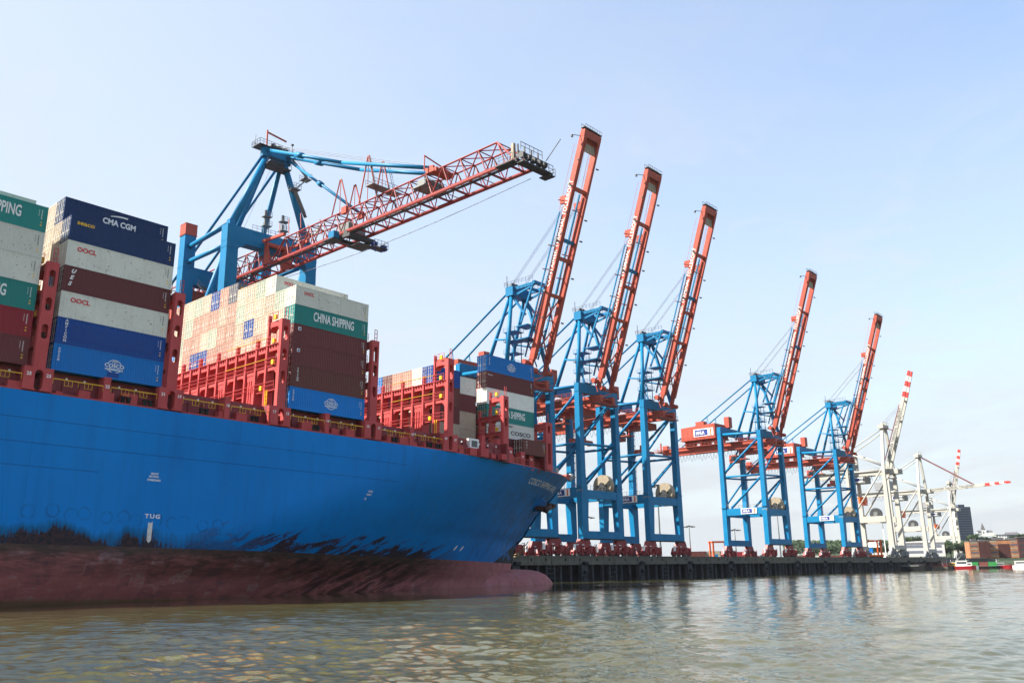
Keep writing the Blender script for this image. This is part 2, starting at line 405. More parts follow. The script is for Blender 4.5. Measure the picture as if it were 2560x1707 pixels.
    t.bump(t.math('ADD', t.math('MULTIPLY', t.noise(t.stretch(o, (.11, .11, .2)), 1., 2, .4), 1.), t.math('MULTIPLY', fine, .02)), .25, .5)
    return t.fin(col, t.math('ADD', t.ramp(big, .2, .8, .34, .46), t.math('MULTIPLY', t.math('SUBTRACT', 1., pl), .2)), 0, .08)
M['hull'] = hull_material()
hull = sp(h, 'hull', M['hull'], smooth=True)
d = MB()                                          # weather deck with a low lip along the gunwale
xs_ = [-160+4*i for i in range(64)]+[96+2.2*i for i in range(24)]
d.grid([[(x, SY-hull_b(x, deck_z(x))+.02, deck_z(x)-.03) for x in xs_], [(x, SY+hull_b(x, deck_z(x))-.02, deck_z(x)-.03) for x in xs_]])
sp(d, 'deck', M['hatch_red'])
d = MB()
for x0, x1 in zip(xs_[30:], xs_[31:]):
    for sgn in (-1, 1):
        a = (x0, SY+sgn*(hull_b(x0, deck_z(x0))-.10), deck_z(x0)+.06); b = (x1, SY+sgn*(hull_b(x1, deck_z(x1))-.10), deck_z(x1)+.06)
        d.beam(a, b, .2, .18)
sp(d, 'gunwale_bar', M['deck_red'])
# ---- plate with a stadium-shaped hole
def plate_hole(mb, fn, u0, u1, z0, z1, uc, zc_, hw, hh, t0, t1, n=20):
    pts = []; rad = min(hw, hh)
    for k in range(n):
        a = 2*math.pi*(k+.5)/n; cx_, sx_ = math.cos(a), math.sin(a)
        pu = uc+(hw-rad)*(1 if cx_ > 0 else -1)+rad*cx_; pz = zc_+(hh-rad)*(1 if sx_ > 0 else -1)+rad*sx_
        # matching point on the rectangle
        k1 = min(((u1-uc) if cx_ > 0 else (u0-uc))/cx_ if abs(cx_) > 1e-6 else 1e9, ((z1-zc_) if sx_ > 0 else (z0-zc_))/sx_ if abs(sx_) > 1e-6 else 1e9)
        pts.append((pu, pz, uc+cx_*k1, zc_+sx_*k1, a))
    corners = [(u1, z1), (u0, z1), (u0, z0), (u1, z0)]
    for (c0, c1) in corners:                      # snap nearest rim points to the corners
        best = min(range(n), key=lambda i: (pts[i][2]-c0)**2+(pts[i][3]-c1)**2); p = pts[best]; pts[best] = (p[0], p[1], c0, c1, p[4])
    vs = []; fs = []
    for p in pts:
        vs += [fn(p[0], p[1], t0), fn(p[2], p[3], t0), fn(p[0], p[1], t1), fn(p[2], p[3], t1)]
    for k in range(n):
        a, b = 4*k, 4*((k+1) % n)
        fs += [(a, a+1, b+1, b), (a+2, b+2, b+3, a+3), (a, b, b+2, a+2), (a+1, a+3, b+3, b+1)]
    mb.add(vs, fs)
def arch_corners(mb, fn, u0, u1, z1, r, t0, t1, n=5):
    """fillets in the two upper corners of an opening"""
    for s_, uc in ((1, u0), (-1, u1)):
        poly = [(uc, z1)]+[(uc+s_*(r-r*math.sin(math.pi/2*k/n)), z1-r+r*math.cos(math.pi/2*k/n)) for k in range(n+1)]
        poly = [(uc, z1), (uc+s_*r, z1)]+[(uc+s_*(r-r*math.sin(math.pi/2*k/n)), z1-r+r*math.cos(math.pi/2*k/n)) for k in range(1, n+1)]
        if s_ < 0: poly = poly[::-1]
        mb.prism(poly, fn, t0, t1)
NUMW = M['white']
def numeral(s, size, loc, parent, name='number'):
    return letter(name, s, size, NUMW, parent, loc, bold=.012, ext=.012)
BAYX = {26: 20.5, 22: 35.1, 18: 49.7, 14: 64.35, 10: 78.95, 6: 93.55, 2: 108.35}
BASEZ = 23.96
# ---- lashing bridges: (x, outer y, levels dropped, labels on the base box)
BR = [(33.75, 98.0, 0, '25', '23'), (48.2, 98.0, 0, '21', '19'), (62.8, 98.0, 0, '17', '15'), (77.6, 98.0, 0, '13', '11'), (92.25, 98.0, 0, '09', '07'), (106.95, 100.3, 1, '05', '03')]
def lashing_bridge(bx_, y0, drop, n1, n2):
    L3, L2, L1 = 32.2, 29.35, 26.2
    top = 35.4
    if drop: L3, L2, L1, top = 29.1, 26.3, 24.0, 32.2
    lb = MB(); X0, X1 = bx_-.55, bx_+.55
    fY = lambda u, z, t: (t, u, z)                # plate standing across the ship, thickness along x
    n = 19; ys = [y0+.25+2.5*k for k in range(n)]
    ys = [y for y in ys if y < 2*SY-y0]
    zb = 21.3
    for k, y in enumerate(ys):
        if k == 0: continue
        zt = L3+1.25 if k % 2 == 0 else L3+.1
        if k == 1: zt = top+.9
        lb.bx(X0-.16, X1, y-.17, y+.17, zb, L3-.02)
        lb.bx(X0-.13, X0+.3, y-.15, y+.15, L3-.02, zt)
    yE = ys[-1]
    for zt, dp in ((L3, .85), (L2, .6)):
        lb.bx(X0+.03, X1-.03, ys[0], yE, zt-dp, zt)
    lb.bx(X0-.12, X1+.25, ys[0], yE, L3-.05, L3+.03)      # walkway plates proud of the frame
    lb.bx(X0-.1, X1+.2, ys[0], yE, L2-.05, L2+.03)
    # outer cell carries two more levels
    ya, yb = ys[0], ys[1]
    for zt in (top-.05, L3+.0):
        lb.bx(X0+.02, X1-.02, ya, yb, zt-.75, zt)
    arch_corners(lb, fY, ya+.2, yb-.17, top-.8, .6, X0+.04, X1-.04)
    for a, b in zip(ys[:-1], ys[1:]):
        arch_corners(lb, fY, a+.17, b-.17, L3-.85, .45, X0+.05, X1-.05)
    # lower storey: two-cell arches alternate with slotted plates
    k = 0
    while k < len(ys)-3:
        a, b, c = ys[k], ys[k+2], ys[k+3]
        arch_corners(lb, fY, a+.17, b-.17, L2-.6, 1.0, X0+.06, X1-.06, 6)
        lb.bx(X0+.08, X1-.3, a, b, L1-.1, L1)
        for q in range(5):
            u = b+.17+(c-b-.34)*(q/4)
            lb.bx(X0+.08, X0+.5, u-.14, u+.14, zb+.4, L2-.6)
        lb.bx(X0+.09, X0+.48, b, c, L2-1.3, L2-.6); lb.bx(X0+.09, X0+.48, b, c, zb+1.8, zb+2.6)
        lb.bx(X0+.1, X0+.4, b, c, zb, zb+.6)
        k += 3
    # brackets under the walkways
    for y in [ys[0]+.62*i for i in range(int((yE-ys[0])/.62))]:
        lb.hexa([(X0-.25, y-.04, L3-.12), (X0, y-.04, L3-.5), (X0, y+.04, L3-.5), (X0-.25, y+.04, L3-.12)], [(X0-.25, y-.04, L3-.05), (X0, y-.04, L3-.05), (X0, y+.04, L3-.05), (X0-.25, y+.04, L3-.05)])
    o = sp(lb, 'lashing_bridge', M['deck_red'])
    # tower on the ship's side, with long oval lightening holes
    t = MB(); fX = lambda u, z, tt: (u, tt, z)
    u0, u1 = bx_-.62, bx_+.62; T0, T1 = y0-.35, y0+.3
    zc0 = 23.8
    hh = [(zc0+9.75, .95), (zc0+6.9, .72), (zc0+3.9, .8)] if not drop else [(zc0+6.9, .95), (zc0+4., .75)]
    if bx_ > 70 and not drop: hh = [(zc0+9.6, 1.15), (zc0+7.2, .85), (zc0+4.2, .75)]
    cuts = [zc0]; hs = sorted(hh)
    for (a, _), (b, _) in zip(hs, hs[1:]): cuts.append((a+b)/2)
    cuts.append(top)
    for (zc_, hhh), z0, z1 in zip(hs, cuts, cuts[1:]):
        plate_hole(t, fX, u0, u1, z0, z1, bx_+.04, zc_, .33, hhh, T0, T1)
    # ladder cage / light frame on top
    for dx in (.0, .42):
        t.beam((bx_+dx, y0, top-.02), (bx_+dx, y0, top+1.7), .07)
    for zz in (.5, 1.1, 1.68): t.beam((bx_, y0, top+zz), (bx_+.42, y0, top+zz), .06)
    sp(t, 'tower_post', M['deck_red'])
    # base box with a hatch-like opening and frame numbers
    b = MB(); yb0 = min(y0-.5, hull_y(bx_, 21.3)+.05) if drop else y0-.5
    plate_hole(b, fX, bx_-1.45, bx_+1.45, 21.22, zc0, bx_+.05, 22.45, .42, 1.08, yb0, yb0+.8, 24)
    bo = sp(b, 'base_box', M['deck_red'])
    numeral(n1, .5, (bx_-.95, yb0-.02, 23.0), bo); numeral(n2, .5, (bx_+.98, yb0-.02, 23.0), bo)
    # railings and yellow boxes
    r = MB()
    for z in (L3, L2, L1):
        r.rail([(X0-.2, ys[0]+.2, z), (X0-.2, yE, z)], 1.0, 2.5, .025)
    r.rail([(X0-.2, ys[0]+.2, top), (X0-.2, ys[1], top)], 1.0, 1.2, .025)
    sp(r, 'bridge_railing', M['deck_red'])
    r = MB()
    for z, y in ((top+.1, .9), (L3+.1, .9), (L2+.1, .8), (L1+.1, 3.2)):
        r.bx(X0-.28, X0-.02, y0+y, y0+y+.5, z, z+.6)
    for z in (L3, L2):
        r.beam((X0-.22, ys[1], z+1.02), (X0-.22, ys[5], z+1.02), .045)
    r.beam((X0-.1, y0+2.0, 21.3), (X0-.1, y0+2.0, L1), .1); r.beam((X0-.1, y0+2.4, 21.3), (X0-.1, y0+2.4, L1), .1)
    for q in range(9): r.beam((X0-.1, y0+2.0, 21.6+.5*q), (X0-.1, y0+2.4, 21.6+.5*q), .06)
    sp(r, 'gear_box', M['yellow'])
    # lashing rods hung in the openings
    r = MB()
    for y in ys[1:-1]:
        for q in range(3): r.tube((X1-.1, y+.5+.5*q, L3+.05), (X1-.1, y+.42+.5*q, L2+.1), .025, 4, cap=False)
    sp(r, 'lashing_rod_set', M['dark'])
for b_ in BR: lashing_bridge(*b_)
# ---- forward breakwater post near the bow
t = MB(); fX = lambda u, z, tt: (u, tt, z)
plate_hole(t, fX, 121.6, 123.3, 27.2, 30.2, 122.45, 28.9, .36, .7, 103.9, 104.6)
plate_hole(t, fX, 121.6, 123.3, 21.7, 27.2, 122.5, 24.6, .38, 1.9, 103.9, 104.6)
t.bx(121.7, 122.6, 104.6, 139.3, 29.1, 30.1); t.bx(121.7, 122.6, 104.6, 139.3, 21.8, 27.1)
for k in range(14): t.bx(121.75, 122.5, 107+2.5*k-.2, 107+2.5*k+.2, 27.1, 29.1)
t.beam((122.5, 104.2, 30.1), (122.5, 104.2, 32.0), .12); t.beam((122.2, 104.2, 31.2), (122.8, 104.2, 31.2), .08)
sp(t, 'breakwater', M['deck_red'])
# ---- hatch coaming and hatch covers
c = MB()
c.bx(-60, 107.0, 99.3, 2*SY-99.3, 21.2, 22.95); c.bx(107.0, 121.4, 105.2, 2*SY-105.2, 21.3, 22.95)
for x in [8+1.8*i for i in range(55)]: c.bx(x, x+.12, 99.12, 99.3, 21.25, 22.9)
sp(c, 'hatch_coaming', M['hatch_red'])
for nb, x in BAYX.items():
    c = MB(); ya = 99.6 if nb != 2 else 105.4
    c.bx(x+.1, x+12.1, ya, 2*SY-ya, 22.97, BASEZ-.02)
    for q in range(5): c.bx(x+.4+2.7*q, x+.9+2.7*q, ya-.25, ya+.1, 23.0, 23.5)
    sp(c, 'hatch_cover', M['hatch_red'])
c = MB()                                          # pedestals that carry the stacks
for nb, x in BAYX.items():
    for k in range(1):
        y = 98.3
        if nb == 2: continue
        for xx in (x+.08, x+11.8): c.bx(xx, xx+.32, y+.05, y+1.28, 21.3, BASEZ-.02)
sp(c, 'container_pedestal', M['hatch_red'])
# ---- side posts between the bridges, railing, lamps, clutter
posts = [(40.95, '22', 97.75), (55.5, '18', 97.75), (70.1, '14', 97.75), (84.9, '10', 97.8), (26.4, '26', 97.75)]
for x, s_, y in posts:
    p = MB(); p.bx(x-.36, x+.36, y, y+1.5, 21.2, 23.93); p.bx(x-.42, x+.42, y-.04, y+1.5, 23.75, 23.94)
    o = sp(p, 'side_post', M['deck_red']); numeral(s_, .48, (x+.02, y-.06, 22.9), o)
for x, s_ in ((114.0, '02'), (117.6, '02')):
    y = hull_y(x, deck_z(x))+.35; p = MB(); p.bx(x-.55, x+.55, y, y+1.2, 21.2, 23.93)
    o = sp(p, 'side_post', M['deck_red']); numeral(s_, .42, (x, y-.02, 23.1), o)
p = MB()
for a, b in zip([17, 27]+[35.3, 41.4]+[49.8, 56.0]+[64.4, 70.6]+[79.2, 85.4], [26, 32.2]+[40.5, 46.6]+[55.0, 61.2]+[69.6, 76.0]+[84.4, 90.7]):
    p.rail([(a, 97.72, 22.35), (b, 97.72, 22.35)], .56, 3.4, .018, False)
    p.beam((a, 97.68, 22.9), (b, 97.68, 22.9), .09)
    for f in (.22, .62): 
        x = a+(b-a)*f
        for q in range(3): p.beam((x+.4*q, 97.66, 22.3), (x+.4*q, 97.66, 22.95), .035)
        p.beam((x-.05, 97.66, 22.3), (x+.85, 97.66, 22.3), .035)
sp(p, 'side_railing', M['yellow'])
p = MB()
for x in [18+1.9*i for i in range(47)]:
    if min(abs(x-b_[0]) for b_ in BR) < 2 or x > 106: continue
    p.bx(x, x+.16, 98.9, 99.1, 23.15, 23.4)
sp(p, 'deck_lamp', M['white'])
p = MB()
for x in [17+2.35*i for i in range(38)]:
    if min(abs(x-b_[0]) for b_ in BR) < 2: continue
    k = int(x*7) % 5; p.bx(x, x+.7+.25*k, 98.0, 98.9, 21.22, 21.7+.22*k)
sp(p, 'deck_locker', M['deck_red'])
p = MB()
for x in (42.9, 45.4, 52.3, 59.1, 68.2, 81.5, 88.1, 89.9):
    for dx in (0, .62):
        p.tube((x+dx, 97.95, 21.2), (x+dx, 97.95, 22.0), .24, 10); p.tube((x+dx, 97.95, 22.0), (x+dx, 97.95, 22.12), .31, 10)
    p.bx(x-.4, x+1.0, 97.7, 98.2, 21.2, 21.32)
sp(p, 'mooring_bollard', M['black'])
# mooring station: control cabin, sloped stanchions, winch
p = MB(); y = hull_y(98.4, 21.3)+.5
p.bx(97.6, 99.6, y, y+1.6, 22.3, 24.0); o = sp(p, 'lookout_cabin', M['white'])
q = MB(); q.bx(98.0, 99.3, y-.015, y+.02, 22.7, 23.7); oo = q.build('window', M['glass'], o)
p = MB()
for x in (100.9, 105.4):
    y = hull_y(x, 21.3)+.35
    p.hexa([(x-.75, y, 21.3), (x+.65, y, 21.3), (x+.65, y+.9, 21.3), (x-.75, y+.9, 21.3)], [(x-.25, y, 24.9), (x+.4, y, 24.9), (x+.4, y+.7, 24.9), (x-.25, y+.7, 24.9)])
sp(p, 'fairlead_stand', M['deck_red'])
p = MB()
for x in (95.6, 103.0, 108.6, 110.6, 113.2, 118.8):
    y = hull_y(x, deck_z(x))+.9; z = deck_z(x)
    p.tube((x, y, z+.8), (x, y+1.3, z+.8), .55, 12); p.tube((x, y-.1, z+.8), (x, y, z+.8), .75, 12); p.bx(x-.6, x+.6, y, y+1.4, z, z+.4)
sp(p, 'mooring_winch', M['crane_red'])
p = MB()
pts = [(x, hull_y(x, deck_z(x))+.15, deck_z(x)) for x in [94.5, 98, 101.5, 105, 108.5, 112, 115.5, 119, 122.5]]
p.rail(pts, 1.05, 1.5, .03)
sp(p, 'bow_railing', M['deck_red'])
p = MB(); pts = [(x, hull_y(x, deck_z(x))+.2, deck_z(x)) for x in [125, 128, 131, 134]]
p.rail(pts, 1.1, 1.2, .03); p.rail([pts[0], (125, 119, deck_z(125))], 1.1, 1.5, .03)
p.beam((131, 118, deck_z(131)), (131, 118, 25.6), .12); p.rail([(129.5, 117, 23.6), (132.5, 117, 23.6)], 1.0, .8, .03)
sp(p, 'forecastle_railing', M['galv'])
p = MB(); p.hexa([(146.6, 120.9, 23.0), (149.6, 121.5, 23.6), (149.6, 121.9, 23.6), (146.6, 122.5, 23.0)], [(148.3, 121.1, 24.6), (150.1, 121.6, 24.7), (150.1, 121.8, 24.7), (148.3, 122.3, 24.6)])
sp(p, 'bow_fairlead', M['crane_red'])
p = MB(); p.tube((149.7, 121.7, 23.4), (150.6, 121.7, 24.5), .35, 10, .75); sp(p, 'bow_fairlead_cowl', M['grey'])
# ---- anchor in its bolster
ax, az = 133.9, 16.9
ay = hull_y(ax, az)
bol = MB(); n_ = Vector((.45, -.72, -.30)).normalized(); base = Vector((ax-.5, ay+1.2, az+.9)); bol.tube(base, base+n_*3.3, 2.0, 18, 1.0)
sp(bol, 'anchor_bolster', M['hull'], smooth=False)
tip = base+n_*3.5
anc = MB(); e1 = Vector((.80, .25, .30)).normalized(); e2 = n_.cross(e1).normalized()
anc.beam(tip-n_*2.0, tip+n_*.3, .55, .55)
anc.beam(tip-e1*1.5+n_*.3, tip+e1*1.5+n_*.3, .9, 1.0)
for s_ in (-1, 1):
    anc.hexa([tip+e1*s_*1.15+e2*a+n_*b for a, b in ((-.5, -.1), (.5, -.1), (.5, .8), (-.5, .8))], [tip+e1*s_*1.9-n_*1.3+e2*a+n_*b for a, b in ((-.3, -.3), (.3, -.3), (.3, .0), (-.3, .0))])
    anc.hexa([tip+e1*s_*1.2+e2*a+n_*b for a, b in ((-.5, .2), (.5, .2), (.5, .9), (-.5, .9))], [tip+e1*s_*2.3+n_*.9+e2*a+n_*b for a, b in ((-.3, -.2), (.3, -.2), (.3, .2), (-.3, .2))])
sp(anc, 'anchor', plain('anchor_rust', (.07, .030, .022, 1), .7))
# ---- painted marks on the hull
def hull_text(name, s, size, x, z, bold=.0, width=None, spacing=1., shear=0., wrap=True, mat=None):
    me = text_mesh(s, size, .004, bold, 'LEFT', width, spacing, shear).copy(); me.materials.clear(); me.materials.append(mat or M['white'])
    if wrap:
        for v in me.vertices:
            X_, Z_, t_ = x+v.co.x, z+v.co.y, v.co.z
            v.co = (X_, hull_y(X_, Z_)-.035-t_, Z_)
    o = link(name, me, hull); return o
bmn = 'COSCO SHIPPING ARIES'
me = text_mesh(bmn, 1.35, .004, .012, 'LEFT', 21.0, 1.05)
bm_ = bmesh.new(); bm_.from_mesh(me); bmesh.ops.subdivide_edges(bm_, edges=[e for e in bm_.edges if e.calc_length() > .35], cuts=2); bmesh.ops.triangulate(bm_, faces=bm_.faces)
me = bpy.data.meshes.new('ship_name'); bm_.to_mesh(me); bm_.free(); me.materials.append(M['white'])
for v in me.vertices:
    X_, Z_, t_ = 119.4+v.co.x, 19.75+v.co.y*1.0+.03*v.co.x, v.co.z
    v.co = (X_, hull_y(X_, Z_)-.05-t_, Z_)
link('ship_name', me, hull)
hull_text('tug_mark', 'TUG', .62, 46.55, 9.3, .02, 1.75, 1.25)
q = MB(); 
q.prism([(47.02, 8.65), (47.02, 6.75), (47.28, 6.45), (47.52, 6.75), (47.52, 8.75), (47.27, 8.6)], lambda u, v, t: (u, t, v), 97.5-.03, 97.5-.005)
q.build('tug_line', plain('weathered_white', (.66, .62, .56, 1), .6, vary=.25, scale=3), hull)
for i, s_ in enumerate(('FRONT', 'SECTION', 'STARBOARD')): hull_text('hull_mark', s_, .27, 46.75-.18*i, 13.95-.32*i-(.06 if i == 2 else 0), .012)
for i, s_ in enumerate(('POST', 'ONLY')): hull_text('hull_mark', s_, .34, 77.45-.25*i, 14.25-.42*i, .012)
hull_text('hull_mark', 'X', .4, 77.0, 13.25, .02)
for x, z in ((105.3, 7.9), (107.6, 7.9)): 
    q = MB(); pts = [(x+.5*math.cos(a)*.55+.35*math.sin(a), z+.42*math.sin(a)) for a in [2*math.pi*k/14 for k in range(14)]]
    q.prism(pts, lambda u, v, t: (u, hull_y(u, v)-.05+t, v), 0, .04); q.build('thruster_mark', M['white'], hull)
# ================================================================== CONTAINERS
CL, CW = 12.192, 2.438
def cont_paint(name, col, rust=.15):
    t = NT(name); o = t.tc.outputs['Object']; oi = t.n('ShaderNodeObjectInfo')
    off = t.n('ShaderNodeVectorMath'); off.operation = 'ADD'; t.l(o, off.inputs[0]); t.l(oi.outputs['Location'], off.inputs[1]); v = off.outputs[0]
    n1 = t.noise(v, .5, 5, .6); st = t.noise(t.stretch(v, (2.6, 2.6, .22)), 1., 5, .65); sp_ = t.noise(v, 3.2, 6, .7)
    rnd = t.ramp(oi.outputs['Random'], 0, 1, .82, 1.12)
    c = t.mix(1., col, rnd, 'MULTIPLY')
    c = t.mix(t.ramp(n1, .35, .75, 0, .3), c, tuple(min(1, x*.6+.03) for x in col[:3])+(1,))
    c = t.mix(t.ramp(st, .56, .78, 0, .4), c, tuple(x*.45+.01 for x in col[:3])+(1,))
    c = t.mix(t.ramp(sp_, .66-rust*.2, .70-rust*.2, 0, .8), c, (.11, .05, .025, 1))
    return t.fin(c, t.ramp(n1, .2, .8, .45, .65), 0, .2)
CP = {k: cont_paint('container_'+n, c, r) for k, n, c, r in (
    ('N', 'navy', (.008, .035, .12, 1), .0), ('G', 'pale_grey', (.66, .65, .57, 1), .22), ('M', 'maroon', (.15, .036, .036, 1), .1),
    ('B', 'mid_blue', (.004, .06, .28, 1), .2), ('C', 'bright_blue', (.0, .18, .56, 1), .0), ('T', 'teal', (.02, .25, .225, 1), .05),
    ('R', 'red', (.26, .018, .028, 1), .05), ('O', 'brown', (.15, .045, .036, 1), .2), ('K', 'cream', (.56, .47, .35, 1), .35), ('P', 'rust_red', (.46, .27, .20, 1), .35),
    ('W', 'white', (.74, .74, .68, 1), .12), ('Q', 'teal_lit', (.40, .47, .36, 1), .3), ('S', 'slate', (.10, .11, .14, 1), .15), ('E', 'beige', (.48, .40, .30, 1), .35))}  # Q: teal door ends, with strong sunlight painted into the colour
CNAME = dict(N='navy blue', G='pale grey', M='maroon', B='mid blue', C='bright blue', T='teal green', R='red', O='brown', K='cream', P='rust red', W='white', S='slate grey', E='beige', Q='sunlit teal')
def corrug(mb, L, H, y_out, sgn, x0=.11, x1=None, z0=.17, z1=None, pitch=.278, dep=.036, axis='x'):
    """trapezoid corrugated panel; outer ribs at y_out"""
    x1 = L-.11 if x1 is None else x1; z1 = H-.11 if z1 is None else z1
    n = int((x1-x0)/pitch); p = (x1-x0)/n; us = []
    for i in range(n):
        a = x0+i*p
        us += [(a, dep), (a+p*.12, 0), (a+p*.5, 0), (a+p*.62, dep)]
    us.append((x1, dep)); f = (lambda u, t, z: (u, y_out+sgn*t, z)) if axis == 'x' else (lambda u, t, z: (y_out+sgn*t, u, z))
    mb.grid([[f(u, t, z0) for u, t in us], [f(u, t, z1) for u, t in us]])
_cont = {}
def cont_meshes(H, L=CL):
    k = (round(H, 3), L)
    if k in _cont: return _cont[k]
    b = MB()
    for y in (0, CW-.13):                         # bottom and top rails, corner posts
        b.bx(.15, L-.15, y, y+.13, .0, .17); b.bx(.15, L-.15, y, y+.13, H-.11, H)
    for x in (0, L-.16):
        b.bx(x, x+.16, .13, CW-.13, 0, .16); b.bx(x, x+.16, .13, CW-.13, H-.13, H-.002)
        for y in (0, CW-.15): b.bx(x+.004, x+.156, y+.003, y+.147, .118, H-.118)
    for x in (-.004, L-.174):
        for y in (-.004, CW-.158):
            for z in (-.002, H-.116): b.bx(x, x+.178, y, y+.162, z, z+.118)
    corrug(b, L, H, .012, 1); corrug(b, L, H, CW-.012, -1)
    corrug(b, L, H, L-.03, -1, .14, CW-.14, axis='y')
    b.bx(.13, L-.13, .12, CW-.12, H-.05, H-.025); b.bx(.13, L-.13, .12, CW-.12, .06, .16)
    body = b.mesh('container_body', CP['G'])
    doors = []
    for s_ in (0, 1):
        y0 = .16+s_*(CW/2-.15); y1 = y0+CW/2-.17
        d = MB(); d.bx(.045, .075, y0, y1, .17, H-.14)
        for q in range(5):                        # pressed panels
            z0 = .26+(H-.5)*q/5; d.hexa([(.045, y0+.08, z0), (.045, y1-.08, z0), (.045, y1-.08, z0+(H-.5)/5-.12), (.045, y0+.08, z0+(H-.5)/5-.12)][::-1], [(.02, y0+.14, z0+.05), (.02, y1-.14, z0+.05), (.02, y1-.14, z0+(H-.5)/5-.17), (.02, y0+.14, z0+(H-.5)/5-.17)][::-1])
        me = d.mesh('container_door', CP['G'])
        r = MB()
        for f in (.3, .74):
            y = y0+(y1-y0)*f; r.tube((-.01, y, .1), (-.01, y, H-.08), .03, 5, cap=False)
            for z in (.3, 1.0, 1.45, H-.35): r.bx(-.035, .04, y-.07, y+.07, z-.035, z+.035)
        r.bx(-.03, .0, y0+.15, y1-.15, 1.12, 1.2)
        for q in range(4):
            z = .4+q*(H-.8)/3; yy = y0-.02 if s_ == 0 else y1-.10; r.bx(-.012, .04, yy, yy+.12, z, z+.07)
        doors.append((me, r.mesh('lock_rod', M['cont_rod'])))
    _cont[k] = (body, doors); return _cont[k]
M['cont_rod'] = plain('galvanised_rod', (.66, .63, .56, 1), .5, .4, .1)
M['ylw_mark'] = plain('marking_yellow', (.85, .5, .03, 1), .5); M['red_mark'] = plain('logo_red', (.62, .015, .03, 1), .5); M['dk_mark'] = plain('logo_black', (.02, .022, .03, 1), .5)
def cont(key, x, y, z, H, label, group, L=CL):
    """x, y, z: near lower corner in the ship frame"""
    root = thing('shipping_container', label, 'container', group=group)
    root.matrix_world = M_SHIP @ Matrix.Translation((x, y, z))
    body, doors = cont_meshes(H, L)
    o = link('body', body, root); o.material_slots[0].link = 'OBJECT'; o.material_slots[0].material = CP[key]
    for me, rod in doors:
        d_ = link('door', me, root); d_.material_slots[0].link = 'OBJECT'; d_.material_slots[0].material = CP[key]
        link('lock_rod', rod, d_)
    root['H'] = 0; del root['H']
    return root
def mark(root, s, size, x, z, mat=None, bold=.0, width=None, shear=0., spacing=1., name='lettering', align='CENTER', y=-.006):
    return letter(name, s, size, mat or M['white'], root, (x, y, z), ext=.006, bold=bold, width=width, shear=shear, spacing=spacing, align=align)
def vert(root, s, size, x, ztop, step, mat=None, bold=.01):
    o = None
    me = text_mesh('\n'.join(s), size, .006, bold, 'CENTER', None, 1., 0., step/size)
    m2 = me.copy(); m2.materials.clear(); m2.materials.append(mat or M['white'])
    o = link('vertical_lettering', m2, root); o.location = (x, -.006, ztop-step*(len(s)-1)/2); o.rotation_euler = (R(90), 0, 0); return o
def small_marks(root, H, L=CL, dark=False):
    """identification code rows and warning patches near the right-hand end"""
    m = MB(); x = L-.62
    for q in range(7): m.bx(x-.02, x+.06, -.012, .004, H-.55-.16*q, H-.45-.16*q)
    for q in range(4): m.bx(x-.3, x-.25, -.012, .004, H-.6-.2*q, H-.5-.2*q)
    m.build('code_panel', M['dk_mark'] if dark else M['white'], root)
    m = MB(); m.bx(x-.03, x+.12, -.013, .004, .62, .76); m.bx(x-.03, x+.12, -.013, .004, .95, 1.05)
    m.build('warning_patch', M['ylw_mark'], root)
def globe(root, x, z, r=.78):
    m = MB(); f = lambda u, v, t: (u, t, v)
    def arcp(cx_, cz_, rx, rz, a0, a1, wd=.075, n=16):
        for k in range(n):
            a, b = a0+(a1-a0)*k/n, a0+(a1-a0)*(k+1)/n
            p = [(cx_+(rx+d_)*math.cos(t), cz_+(rz+d_)*math.sin(t)) for t, d_ in ((a, -wd/2), (a, wd/2), (b, wd/2), (b, -wd/2))]
            m.prism(p[::-1], f, -.012, .004)
    arcp(x, z, r, r*.92, R(20), R(160)); arcp(x, z, r, r*.92, R(205), R(335))
    arcp(x, z, r*.38, r*.92, R(28), R(152), .06); arcp(x, z+.02, r*.75, r*.55, R(200), R(340), .06)
    m.bx(x-.04, x+.04, -.012, .004, z+.3, z+.72)
    m.build('globe_emblem', M['white'], root)
    mark(root, 'COSCO', .56, x, z+.05, bold=.012, width=2.15); mark(root, 'SHIPPING', .30, x, z-.36, bold=.005, width=2.0)
HC, ST = 2.896, 2.591; GAP = .035
ORD = ['first', 'second', 'third', 'fourth', 'fifth', 'sixth', 'seventh', 'eighth', 'ninth', 'tenth', 'eleventh', 'twelfth', 'thirteenth', 'fourteenth']
ROWY = lambda n: 98.3+2.5*n
def stack(bay, n, keys, hs, labels=None, where='', dx=0., L=CL, base=None):
    z = BASEZ if base is None else base; out = []
    N = len(keys)
    for i, (k, H) in enumerate(zip(keys, hs)):
        lb = labels.get(i) if labels else None
        if not lb: lb = '%s container, %s from top, %s column from ship side, %s' % (CNAME[k], ORD[N-1-i], ORD[n], where)
        out.append(cont(k, BAYX[bay]+dx, ROWY(n), z, H, lb, GRP[bay], L)); z += H+GAP
    return out
GRP = {26: 'containers stacked at the left edge of the photo', 22: 'containers in the tall stack with the navy top', 14: 'containers in the full-width middle stack', 10: 'containers on deck', 6: 'containers behind the second red bridge', 2: 'containers stacked nearest the bow'}
